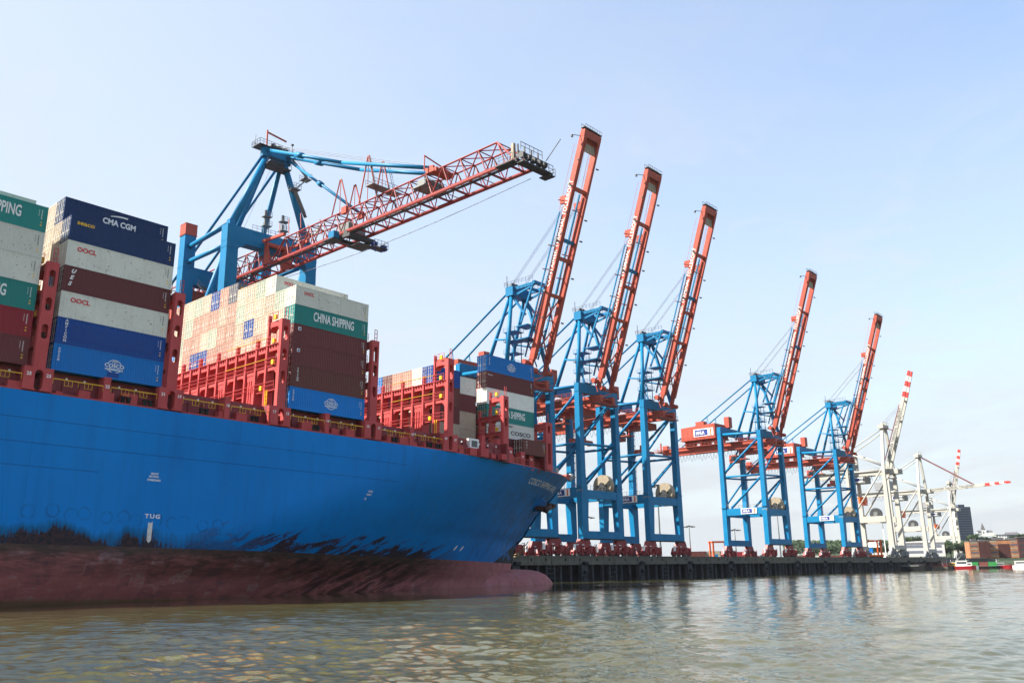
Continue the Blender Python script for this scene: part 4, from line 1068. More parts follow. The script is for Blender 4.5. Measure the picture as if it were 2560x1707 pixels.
    for v in me.vertices:
        p = c+D*v.co.x+Nn*v.co.y*1.0+Vector((-v.co.z, 0, 0)); v.co = p
    link('lettering', me, boom)
    m = MB()
    for q, w in ((.475, .5), (.32, .45), (.77, .55)):
        m.hexa([at(q-.007, -2.4, -.55), at(q-.007, 2.4, -.55), at(q-.007, 2.4, .55), at(q-.007, -2.4, .55)], [at(q+.007, -2.4, -.55), at(q+.007, 2.4, -.55), at(q+.007, 2.4, .55), at(q+.007, -2.4, .55)])
    for a, b in ((.06, .18), (.18, .31)): m.beam(at(a, -2.4, .4), at(b, 2.4, .4), .3); m.beam(at(a, 2.4, -.2), at(b, -2.4, -.2), .26)
    for q in (.13, .24, .42, .52, .71): m.beam(at(q, -2.8, .9), at(q-.004, -4.6, 1.7), .18); m.beam(at(q-.02, 2.5, .7), at(q-.022, .4, 1.0), .2)
    m.build('boom_tie', RD, r)
    m = MB()
    m.hexa([at(.985, -3.3, -.7), at(.985, 3.3, -.7), at(.985, 3.3, .7), at(.985, -3.3, .7)], [at(1.015, -3.35, -.6), at(1.015, 3.35, -.6), at(1.015, 3.35, .6), at(1.015, -3.35, .6)])
    m.hexa([at(.955, -2.4, .2), at(.955, 2.4, .2), at(.955, 2.4, .55), at(.955, -2.4, .55)], [at(.99, -2.4, .2), at(.99, 2.4, .2), at(.99, 2.4, .55), at(.99, -2.4, .55)])
    m.build('boom_end', RD, r)
    m = MB()
    for q in range(4): m.bx(-2.3+1.17*q, -1.3+1.17*q, at(.94).y-.5, at(.94).y-.1, at(.925).z, at(.965).z)
    m.build('buffer_panel', M['drum'], r)
    m = MB(); m.rail([at(1.02, -3.3, -.6), at(1.02, 3.3, -.6)], 1.0, 1.0, .035, False); m.rail([at(1.02, -3.3, .7), at(1.02, 3.3, .7)], 1.0, 1.0, .035, False); m.bx(-3.6, 3.6, at(1.02).y-.5, at(1.02).y+.6, at(1.02).z-.05, at(1.02).z+.1); m.beam(at(.985, -3.3, .5), at(.98, -5.0, 1.6), .12); m.bx(-5.3, -4.8, at(.98).y+1.4, at(.98).y+1.8, at(.98).z-.1, at(.98).z+.4)
    m.build('tip_platform', M['dark'], r)
    m = MB()                                      # folded fore stays lying along the boom
    for s in (-1, 1):
        m.beam(at(.33, s*1.7, 1.3), at(.76, s*1.6, .8), .36); m.beam(at(.12, s*2.4, 2.4), at(.40, s*2.2, 1.5), .36); m.beam(at(.05, s*2.4, 2.8), at(.36, s*2.9, 2.3), .3)
        m.beam(at(.12, s*4.2, 1.5), at(.66, s*3.7, 1.2), .28)
    m.hexa([at(.545, -2.4, -.3), at(.545, 2.4, -.3), at(.545, 2.4, .4), at(.545, -2.4, .4)], [at(.56, -2.4, -.3), at(.56, 2.4, -.3), at(.56, 2.4, .4), at(.56, -2.4, .4)])
    for a, b in ((.02, .10), (.10, .18)):
        m.beam(at(a, -2.4, 2.6), at(b, 2.4, 2.4), .24); m.beam(at(a, 2.4, 2.6), at(b, -2.4, 2.4), .24)
    m.build('fore_stay', B, r)
    m = MB()
    for x in (-2.4, -2.0, -1.6, 1.6, 2.0, 2.4): m.tube((x, ay, az+1.4), at(.71, x*.95, .95), .05, 4, cap=False)
    for x in (-1.6, -.8, .8, 1.6): m.tube(at(.79, x, 0), at(.955, x, .2), .04, 4, cap=False); m.tube(at(.33, x, 0), at(.76, x*.7, .2), .035, 4, cap=False)
    m.build('hoist_rope', M['cable'], r)
    m = MB(); m.beam((-3, -.2, 48.9), (3, -.2, 48.9), .35); m.beam((-3, -.2, 46.6), (3, -.2, 46.6), .35); m.beam((-3, -.2, 46.6), (3, -.2, 48.9), .25)
    for x in (-2.8, 2.8): m.tube((x-.9, -.9, 49.2), (x+.9, -.9, 49.2), .65, 12)
    m.tube((-4.9, .6, 51.2), (-3.4, .6, 51.2), .7, 12); m.bx(-5.2, 5.0, -.6, 2.0, 45.2, 45.42)
    for q in range(7): m.beam((-5+1.6*q, -.5, 45.4), (-5+1.6*q, -.5, 46.6), .08)
    m.beam((-5.1, -.5, 46.5), (4.7, -.5, 46.5), .08); m.beam((-4.2, -.4, 48), (-4.4, .4, 51), .2)
    m.build('hinge_gear', RD, r)
    # trolley and operator cabin parked under the girders
    m = MB(); m.bx(-3.6, 3.6, 10.0, 15.0, 44.3, 45.5); m.bx(-3.0, 3.0, 6.0, 8.6, 42.9, 44.8); m.beam((-3, 12, 44.3), (-3, 12, 41.6), .3); m.bx(-5.2, -2.0, 10.6, 13.6, 41.0, 41.25); m.bx(-2, 2.6, 9, 15, 43.2, 44.3)
    tr = m.build('trolley', RD, r)
    m = MB(); m.bx(-2.2, 1.4, 16.2, 19.0, 40.4, 43.2); cb = m.build('operator_cabin', RD, tr)
    m = MB(); m.bx(-2.24, 1.44, 16.15, 18.2, 41.2, 42.7); m.build('window', M['glass'], cb)
    m = MB(); m.bx(-4.4, 4.4, 8.2, 9.5, 36.0, 36.7); m.bx(-4.4, -3.6, 8.0, 9.7, 35.4, 36.2); m.bx(3.6, 4.4, 8.0, 9.7, 35.4, 36.2); m.bx(-1.4, 1.4, 8.2, 9.5, 36.7, 38.3)
    m.build('spreader', RD, tr)
    m = MB()
    for x in (-2.4, 2.4):
        for y in (8.4, 9.3): m.tube((x, y, 38), (x, y+1, 44.3), .04, 4, cap=False)
    m.build('hoist_rope', M['cable'], tr)
    # cable reel on the waterside portal beam
    m = MB(); m.tube((3.4, 5.0, 24.3), (5.0, 5.0, 24.3), 2.9, 28); dr = m.build('cable_reel', M['drum'], r)
    m = MB(); m.bx(2.3, 3.3, 3.4, 6.2, 22.6, 24.4); m.tube((3.15, 5, 24.3), (3.38, 5, 24.3), .9, 18); m.rail([(2.2, 2.8, 22.6), (2.2, 7, 22.6)], 1.1, 1, .04)
    m.build('reel_drive', M['dark'], dr)
    m = MB(); m.rail([(-6.5, 2.4, 22.6), (6.5, 2.4, 22.6)], 1.1, 1.3, .03); m.rail([(-7.1, 5, 23.3), (-7.1, 17, 23.3)], 1.1, 1.5, .03)
    m.rail([(-8.8, 17.2, 23.3), (-8.8, 19.5, 26)], 1.1, 1.0, .03)
    for z in range(24, 46, 2): m.beam((9.2, 18.2, z), (9.2, 20.4, z+1.0), .12); m.beam((9.2, 18.2, z+2), (9.2, 20.4, z+1.0), .12)
    for y in (18.2, 20.4): m.beam((9.3, y, 22), (9.3, y, 47), .07)
    m.build('portal_railing', M['galv'], r)
    # sign boards on the portal
    m = MB(); m.bx(-9.05, -8.97, 6.2, 12.3, 21.1, 23.05); sg = m.build('portal_sign', M['white'], r)
    m = MB(); m.bx(-9.09, -9.03, 8.0, 11.9, 21.35, 22.8); m.build('sign_field', M['navy'], sg)
    m = MB(); m.bx(-9.09, -9.03, 6.8, 7.2, 21.25, 22.9); m.build('sign_stripe', M['orange'], sg)
    letter('lettering', 'HHLA', 1.1, M['white'], sg, (-9.1, 10.2, 22.05), (R(90), 0, R(-90)), bold=.03, width=2.6, ext=.01)
    letter('lettering', 'CTT', 1.1, M['drum'], r, (-9.0, 3.1, 22.1), (R(90), 0, R(-90)), bold=.03, ext=.01)
    return r
bc = blue_crane('blue crane with raised red boom, lower half hidden by the bow stack', 161.3-QX0)
for X0, lb in ((191.0-QX0, 'second raised-boom blue crane from the ship, portal just right of the bow tip'), (224.0-QX0, 'third raised-boom blue crane from the ship, right end of the near trio'),
               (304.5-QX0, 'fourth raised-boom blue crane, standing alone right of the near trio'), (380.5-QX0, 'farthest and smallest of the blue cranes, in front of the white cranes')):
    c = copy_tree(bc); c.location = quay_pt(X0/math.cos(QROT), 0); c['label'] = lb
# ================================================================== THE LOADING CRANE WITH ITS BOOM DOWN OVER THE SHIP
def loading_crane():
    X0 = 92.5; r = thing('loading_crane', 'blue crane with its red lattice boom lowered over the ship, left of the others', 'crane', (X0, QY, 0))
    B, RD, TR = M['crane_blue'], M['crane_red'], M['truss_red']; HX = 9.0; WS, LS = 3.0, 20.0
    for y, zt in ((WS, 68.2), (LS, 70.8)):
        for s in (-1, 1):
            m = MB(); x = s*HX; m.hexa([(x-1.5, y-1.3, 10), (x+1.5, y-1.3, 10), (x+1.5, y+1.3, 10), (x-1.5, y+1.3, 10)], [(x-1.2, y-1.1, zt), (x+1.2, y-1.1, zt), (x+1.2, y+1.1, zt), (x-1.2, y+1.1, zt)])
            m.bx(x-1.27, x+1.27, y-1.17, y+1.17, 63.7, 63.95)
            m.build('leg', B, r); bogies(r, x, y, M['bogie_red'], False)
            if y == LS:
                m = MB(); m.bx(x-1.28, x+1.28, y-1.18, y+1.18, zt, zt+2.3); m.bx(x-1.36, x+1.36, y-1.26, y+1.26, zt-.1, zt); m.bx(x-1.32, x+1.32, y-1.22, y+1.22, zt+2.3, zt+2.42); m.build('leg_cap', RD, r)
        m = MB(); m.bx(-HX-1.6, HX+1.6, y-1.2, y+1.2, 10.0, 12.6); m.build('sill_beam', B, r)
        m = MB(); m.bx(-HX+1.2, HX-1.2, y-1.1, y+1.1, 22, 25); m.build('portal_beam', B, r)
    m = MB(); m.hexa([(-HX-1.25, WS-1.15, 65.0), (HX+1.25, WS-1.15, 65.0), (HX+1.25, WS+1.15, 65.0), (-HX-1.25, WS+1.15, 65.0)], [(-HX-1.25, WS-1.15, 68.3), (HX+1.25, WS-1.15, 68.3), (HX+1.25, WS+1.15, 68.3), (-HX-1.25, WS+1.15, 68.3)])
    for s in (-1, 1): m.hexa([(s*HX-1.2, WS-1.1, 63.8), (s*HX+1.2, WS-1.1, 63.8), (s*HX+1.2, WS+1.1, 63.8), (s*HX-1.2, WS+1.1, 63.8)], [(s*HX-(1.2 if s < 0 else 3), WS-1.1, 65.0), (s*HX+(1.2 if s > 0 else 3), WS-1.1, 65.0), (s*HX+(1.2 if s > 0 else 3), WS+1.1, 65.0), (s*HX-(1.2 if s < 0 else 3), WS+1.1, 65.0)])
    m.bx(-2.2, -1.0, WS-1.2, WS+.8, 63.9, 65.0); m.bx(3.8, 5.0, WS-.6, WS+.6, 68.3, 69.1); m.bx(-HX-.6, -HX+.6, WS-.6, WS+.6, 68.3, 69.6)
    m.build('head_beam', B, r)
    m = MB(); m.bx(-HX+1.1, HX-1.1, LS-1.1, LS+1.1, 60.4, 64.0); m.build('head_beam', B, r)
    m = MB()
    for s in (-1, 1):
        x = s*HX
        m.tube((x, LS-1.0, 68.3), (x+s*.0, WS+1.0, 69.0), .5, 12); m.tube((x, LS-1.0, 65.0), (x, WS+1.0, 64.8), .45, 12)
        m.tube((x, WS+.6, 64.3), (x, LS-2.5, 44.0), .75, 12); m.tube((x, LS-.8, 44), (x, WS+.6, 26), .7, 12)
    m.build('brace', B, r, smooth=True)
    # tower legs to the apex
    AZ, AY = 86.3, 3.0
    m = MB()
    for s in (-1, 1):
        m.tube((s*HX, WS+.2, 68.2), (s*1.9, AY, AZ-.6), .78, 14, .62); m.tube((s*4.0, LS-3.5, 62.2), (s*1.7, AY+.7, AZ-1.4), .62, 12, .5)
    m.build('a_frame_leg', B, r, smooth=True)
    m = MB(); m.beam((-3.0, AY, AZ), (3.4, AY, AZ), 1.5, 1.7); m.tube((-2.6, AY, AZ-1.2), (-2.6, AY, AZ+1.2), .8, 12); m.tube((2.9, AY, AZ-1.2), (2.9, AY, AZ+1.1), .7, 12); m.build('apex_head', B, r)
    m = MB(); m.bx(-4.5, 4.2, AY-1.2, AY+1.8, AZ+.85, AZ+.95); m.rail([(-4.5, AY-1.2, AZ+.95), (4.2, AY-1.2, AZ+.95)], 1.1, .9, .03); m.rail([(-4.5, AY+1.8, AZ+.95), (4.2, AY+1.8, AZ+.95)], 1.1, .9, .03); m.rail([(-4.5, AY-1.2, AZ+.95), (-4.5, AY+1.8, AZ+.95)], 1.1, .9, .03)
    for x in (-.8, .6, 2.0): m.tube((x, AY-.5, AZ+1.6), (x, AY+.4, AZ+1.6), .7, 12)
    m.bx(-2.6, 3.0, AY-1.4, AY+1.4, AZ-2.9, AZ-2.7); m.rail([(-2.6, AY-1.4, AZ-2.7), (3, AY-1.4, AZ-2.7)], 1.1, .8, .03); m.bx(-1.4, 1.6, AY-.8, AY+.8, AZ-2.7, AZ-1.6)
    m.beam((-4.2, AY+1, AZ+1), (-4.2, AY+1, AZ+3.6), .06); m.beam((3.9, AY, AZ+1), (3.9, AY, AZ+3.8), .1); m.bx(3.6, 4.1, AY-.2, AY+.2, AZ+3.6, AZ+3.9)
    m.build('sheave_platform', M['dark'], r)
    m = MB(); m.beam((-2.2, AY, AZ+.9), (-2.2, AY, AZ+5.0), .25); m.beam((-2.2, AY, AZ+4.5), (2.0, AY-.6, AZ+3.6), .28); m.build('jib_hoist', RD, r)
    # lattice boom and girder, one continuous four-chord truss
    BW, TW = 2.15, 1.65; ZB, ZT = 61.5, 65.8
    def truss(y0, y1, n, name, taper0=False, taper1=False):
        m = MB(); st = (y1-y0)/n
        for s in (-1, 1):
            m.bx(s*BW-.2, s*BW+.2, min(y0, y1), max(y0, y1), ZB-.3, ZB+.12) 
            a, b = (y0+(st if taper0 else 0)), (y1-(st if taper1 else 0))
            m.tube((s*TW, a, ZT), (s*TW, b, ZT), .15, 8)
            if taper0: m.tube((s*TW, a, ZT), (s*BW, y0, ZB), .16, 8)
            if taper1: m.tube((s*TW, b, ZT), (s*BW, y1, ZB), .16, 8)
            for k in range(n):
                ya, ym, yb = y0+st*k, y0+st*(k+.5), y0+st*(k+1)
                last = (k == n-1 and taper1); first = (k == 0 and taper0)
                if not first: m.tube((s*TW, ya, ZT), (s*BW, ym, ZB), .105, 6)
                if not last: m.tube((s*BW, ym, ZB), (s*TW, yb, ZT), .105, 6)
        for k in range(n+1):
            y = y0+st*k
            if not ((k == 0 and taper0) or (k == n and taper1)):
                m.tube((-TW, y, ZT), (TW, y, ZT), .09, 6)
                if k < n-(1 if taper1 else 0): m.tube((-TW, y, ZT), (TW, y+st, ZT), .09, 6)
                for s in (-1, 1): m.tube((s*BW*.5, y+st*.5, ZB+.2), (s*TW, y, ZT), .085, 6) if k < n else None
            if k < n:
                m.bx(-BW, BW, y+st*.5-.12, y+st*.5+.12, ZB-.2, ZB+.1)
        return m.build(name, TR, r)
    truss(-.8, -65.6, 16, 'lattice_boom', taper0=True, taper1=True)
    truss(1.0, 46.0, 11, 'lattice_girder', taper0=True)
    m = MB()
    for s in (-1, 1): m.bx(s*BW-.12, s*BW+.12, -66.5, 46, ZB-.42, ZB-.302)
    for k in range(56): m.bx(-BW+.2, -BW+.7 if k % 4 else BW-.2, -66+2*k, -66+2*k+.12, ZB-.42, ZB-.34)
    m.build('trolley_rail', RD, r)
    m = MB()
    for x0, x1 in ((-BW+.4, -BW+1.05),): m.bx(x0, x1, -65, 44, ZB-.42, ZB-.34)
    m.rail([(-BW+1.1, -65, ZB-.34), (-BW+1.1, 44, ZB-.34)], 1.1, 1.9, .03); pass
    m.build('boom_walkway', M['dark'], r)
    m = MB(); m.bx(-BW-.8, BW+1.6, -67.9, -66.5, ZB-1.3, ZB-1.12); m.beam((-BW-.8, -66.3, ZB-.7), (BW+1.6, -66.3, ZB-.7), .5, .7); m.beam((-BW, -66.3, ZB+.9), (BW+.4, -66.3, ZB+.9), .35, .35)
    for x in (-2.2, -.7, .8, 2.3): m.beam((x, -66.2, ZB-.6), (x, -66.2, ZB+2.2), .2); m.beam((x, -67.9, ZB-1.1), (x, -66.2, ZB-.2), .12)
    for x in (-2.6, -1.3, 0, 1.3, 2.4): m.tube((x, -67.1, ZB+.1), (x+.5, -67.1, ZB+.1), .55, 10)
    m.rail([(-BW-.8, -67.9, ZB-1.12), (BW+1.6, -67.9, ZB-1.12)], 1.2, .9, .035); m.rail([(-2.2, -66.8, ZB+1.2), (2.6, -66.8, ZB+1.2)], 1.2, .9, .035); m.bx(BW+.8, BW+2.2, -67.8, -65.8, ZB-1.5, ZB-1.35); m.rail([(BW+2.2, -67.8, ZB-1.35), (BW+2.2, -65.8, ZB-1.35)], 1.2, .9, .035)
    m.bx(-BW-1.5, -BW+.2, -66.4, -62.8, ZB-.95, ZB-.8); m.rail([(-BW-1.5, -66.4, ZB-.8), (-BW-1.5, -62.8, ZB-.8)], 1.1, 1.0, .03); m.beam((3.2, -67, ZB+1), (3.2, -70, ZB+3.6), .1)
    m.build('tip_platform', M['dark'], r)
    m = MB(); m.bx(-BW-.25, -BW+.25, -65.5, -65.0, ZB+.13, ZB+2.6); m.build('tip_post', M['drum'], r)
    # brackets for the stays, hinge towers
    m = MB()
    m.bx(-2.0, 2.0, -48.2, -46.4, ZT-.3, ZT+.4); m.hexa([(-2.1, -47.8, ZT-.2), (-1.6, -47.8, ZT-.2), (-1.6, -45.8, ZT-.2), (-2.1, -45.8, ZT-.2)], [(-2.1, -47.4, ZT+.9), (-1.6, -47.4, ZT+.9), (-1.6, -45.6, ZT+1.1), (-2.1, -45.6, ZT+1.1)]); m.tube((-2.6, -46, ZT+2.8), (2.6, -47.5, ZT+.6), .12, 6); m.beam((-2.6, -46, ZT), (-2.6, -46, ZT+2.9), .14)
    for s in (-1, 1): m.bx(s*1.8-.25, s*1.8+.25, -24.4, -23.0, ZT-.6, ZT+.7)
    m.hexa([(-BW-.2, -.4, ZB), (-BW+.2, -.4, ZB), (-BW+.2, 1.6, ZB), (-BW-.2, 1.6, ZB)], [(-BW-.2, .7, ZT+.4), (-BW+.2, .7, ZT+.4), (-BW+.2, 1.4, ZT+.4), (-BW-.2, 1.4, ZT+.4)])
    m.hexa([(BW-.3, -1.4, ZB), (BW+.3, -1.4, ZB), (BW+.3, 2.2, ZB), (BW-.3, 2.2, ZB)], [(BW-.3, .6, ZT+.6), (BW+.3, .6, ZT+.6), (BW+.3, 2.0, ZT+.6), (BW-.3, 2.0, ZT+.6)])
    m.bx(-BW, BW, .9, 1.7, ZT-.2, ZT+.5); m.beam((-3, 1, ZT+.4), (-2.7, -6.0, ZT+.1), .5); m.beam((3, 1, ZT+.4), (2.7, -6.0, ZT+.1), .5)
    m.build('stay_bracket', RD, r)
    m = MB()                                      # A-shaped masts on the boom, with ladders
    for y, hh, w in ((-22.0, 6.6, 2.4), (-30.0, 8.6, 2.7)):
        for s in (-1, 1):
            m.tube((s*1.65, y+2.4, ZT), (s*1.6, y+.2, ZT+hh), .13, 6); m.tube((s*1.65, y-2.6, ZT), (s*1.6, y-.2, ZT+hh), .13, 6)
            m.tube((s*1.65, y, ZT), (s*1.6, y, ZT+hh), .07, 5)
    for y in (-4, -7, -11): 
        for s in (-1, 1): m.tube((s*2.4, y, ZT), (s*2.2, y+.6, ZT+3.2), .09, 5)
    m.build('boom_mast', RD, r)
    m = MB()
    for s in (-1, 1):
        for dx in (0, .5): m.beam((s*2.2+dx, -33.4, ZT-1), (s*2.2+dx, -30.6, ZT+8.2), .06)
        for q in range(16): m.beam((s*2.2, -33.4+.175*q, ZT-1+.575*q), (s*2.2+.5, -33.4+.175*q, ZT-1+.575*q), .05)
    m.bx(-3.4, 3.2, -33.6, -31.6, ZT+1.6, ZT+1.75); m.rail([(-3.4, -31.6, ZT+1.75), (3.2, -31.6, ZT+1.75)], 1.1, 1, .03); m.rail([(-3.4, -33.6, ZT+1.75), (3.2, -33.6, ZT+1.75)], 1.1, 1, .03)
    m.bx(-2.6, 2.4, -46, -43, ZT-2.2, ZT-2.0); m.rail([(-2.6, -46, ZT-2), (2.4, -46, ZT-2)], 1.1, 1, .03); m.bx(-2, 1.8, -45.6, -43.6, ZT-2, ZT-.8)
    m.bx(-1.8, 2.0, -25, -22, ZB, ZB+1.8)
    m.build('boom_ladder', M['galv'], r)
    # stays
    m = MB()
    for s in (-1, 1):
        pA, pB = Vector((s*2.4, AY-.5, AZ+.3)), Vector((s*1.8, -46.6, ZT+.7)); mid = pA.lerp(pB, .52)+Vector((0, 0, -.9))
        m.tube(pA, mid, .34, 10); m.tube(mid, pB, .34, 10)
        m.tube(pA.lerp(mid, .42), pA.lerp(mid, .5), .6, 10)
    a, b = Vector((2.6, AY-.6, AZ-.3)), Vector((1.8, -23.6, ZT+.5)); m.tube(a, b, .28, 10); m.tube(a.lerp(b, .46), a.lerp(b, .5), .55, 10)
    m.build('fore_stay', B, r, smooth=True)
    m = MB()
    for s in (-1, 1): m.tube((s*2.2, AY+.8, AZ), (s*2.6, 40, ZT), .3, 8)
    m.build('back_stay', B, r, smooth=True)
    m = MB()
    for x in (-1.2, .2, 1.4): m.tube((x, AY, AZ+2.0), (x, -46, ZT+1.4), .05, 4, cap=False)
    m.tube((0, AY, AZ-.5), (-4, LS-6, 62), .04, 4, cap=False)
    pts = [(BW-.2, 4-6.9*q, ZB-1.6-1.2*math.sin(math.pi*q/10)) for q in range(11)]; m.path(pts, .06, 4)
    m.build('hoist_rope', M['cable'], r)
    # stairs and lamps on the tower and the head beam
    m = MB()
    def flight(p, q, wd=.8): m.beam(p, q, wd, .18); m.beam(Vector(p)+Vector((0, 0, 1)), Vector(q)+Vector((0, 0, 1)), .06)
    flight((7.2, WS-1, 74.4), (3.9, WS-1.5, 79.4)); flight((3.9, WS-1.5, 79.4), (6.4, WS-2.4, 82.4)); flight((6.4, WS-2.4, 82.4), (3.4, WS-1, 86.2))
    for x, z in ((3.9, 79.4), (6.4, 82.4)): m.bx(x-.9, x+.9, WS-2.6, WS-.6, z-.1, z); m.rail([(x-.9, WS-2.6, z), (x+.9, WS-2.6, z)], 1.1, .6, .03); m.rail([(x-.9, WS-.6, z), (x+.9, WS-.6, z)], 1.1, .6, .03)
    m.rail([(-5, WS-1.1, 68.4), (7.5, WS-1.1, 68.4)], 1.0, 1.0, .03)
    for x in (-1.2, 2.8):
        for dx in (-.6, .5): m.beam((x+dx, WS, 68.3), (x+dx, WS, 72.4), .1)
        for z in (70.4, 72.4): m.bx(x-.9, x+.8, WS-.7, WS+.7, z-.08, z+.08); m.rail([(x-.9, WS-.7, z), (x+.8, WS-.7, z)], 1.0, .6, .03); m.bx(x-.8, x-.4, WS-.6, WS-.2, z, z+1.2)
    flight((5.2, WS-.6, 68.4), (7.6, WS-1.5, 70.9)); m.bx(7.4, 9.4, WS-2, WS-.8, 70.8, 70.9); flight((9.2, WS-1.5, 70.9), (10.6, WS-1.5, 73.6))
    m.build('stair_set', M['galv'], r)
    # landside machinery, trolley with cab
    m = MB(); m.hexa([(-7.0, 22, 52.5), (6, 22, 52.5), (6, 42, 52.5), (-7, 42, 52.5)], [(-7.0, 22, 60.2), (6, 22, 60.2), (6, 42, 60.2), (-7, 42, 60.2)]); m.build('machinery_house', RD, r)
    m = MB()
    for q in range(7): m.beam((-6.5+2*q, 14, 50), (-6.5+2*q, 14, 60.4), .25); m.beam((-6.5+2*q, 14, 50+1.5*q), (-4.5+2*q, 14, 60.4), .2)
    m.rail([(-8, 12, 50), (7, 12, 50)], 1.1, 1.2, .04); m.bx(-8, 7, 12, 15.5, 49.8, 50)
    m.build('service_gallery', TR, r)
    m = MB(); m.beam((-7.5, 17.5, 60.2), (-2.2, 14.0, 53.2), 1.4, .25); m.beam((-7.5, 17.5, 61.2), (-2.2, 14.0, 54.2), .1); m.build('gangway', M['galv'], r)
    m = MB(); m.bx(-2.9, 2.9, -26.8, -26.2, ZB-1.6, ZB-.95); m.bx(-2.9, 2.9, -23.2, -22.6, ZB-1.6, ZB-.95); m.bx(-2.9, -2.3, -26.2, -23.2, ZB-1.5, ZB-1.0); m.bx(2.3, 2.9, -26.2, -23.2, ZB-1.5, ZB-1.0); m.bx(-4.8, -2.6, -24.6, -21.6, ZB-1.9, ZB-1.75); m.bx(1.5, 4.6, -28.3, -26.4, ZB-2.8, ZB-2.65); m.bx(-1.8, 1.4, -28, -24.8, ZB-3.0, ZB-2.8); m.rail([(1.5, -28.3, ZB-2.65), (4.6, -28.3, ZB-2.65)], 1.2, .8, .03); m.rail([(4.6, -28.3, ZB-2.65), (4.6, -26.4, ZB-2.65)], 1.2, .8, .03)
    for x, y in ((1.8, -26.4), (3.2, -26.4), (-1.5, -25)): m.beam((x, y, ZB-2.9), (x, y, ZB-1), .16)
    m.tube((-2.5, -25, ZB-.6), (2.5, -25, ZB-.6), .6, 10); tr = m.build('trolley', M['dark'], r)
    m = MB(); m.bx(-4.2, -3.0, -24.0, -22.4, ZB-1.8, ZB-.2); m.build('control_box', B, tr)
    m = MB(); m.bx(1.7, 2.5, -27.9, -27.1, ZB-2.9, ZB-1.7); m.bx(3.6, 4.6, -28, -27.2, ZB-2.9, ZB-2.0); m.build('hoist_motor', M['navy'], tr)
    return r
loading_crane()
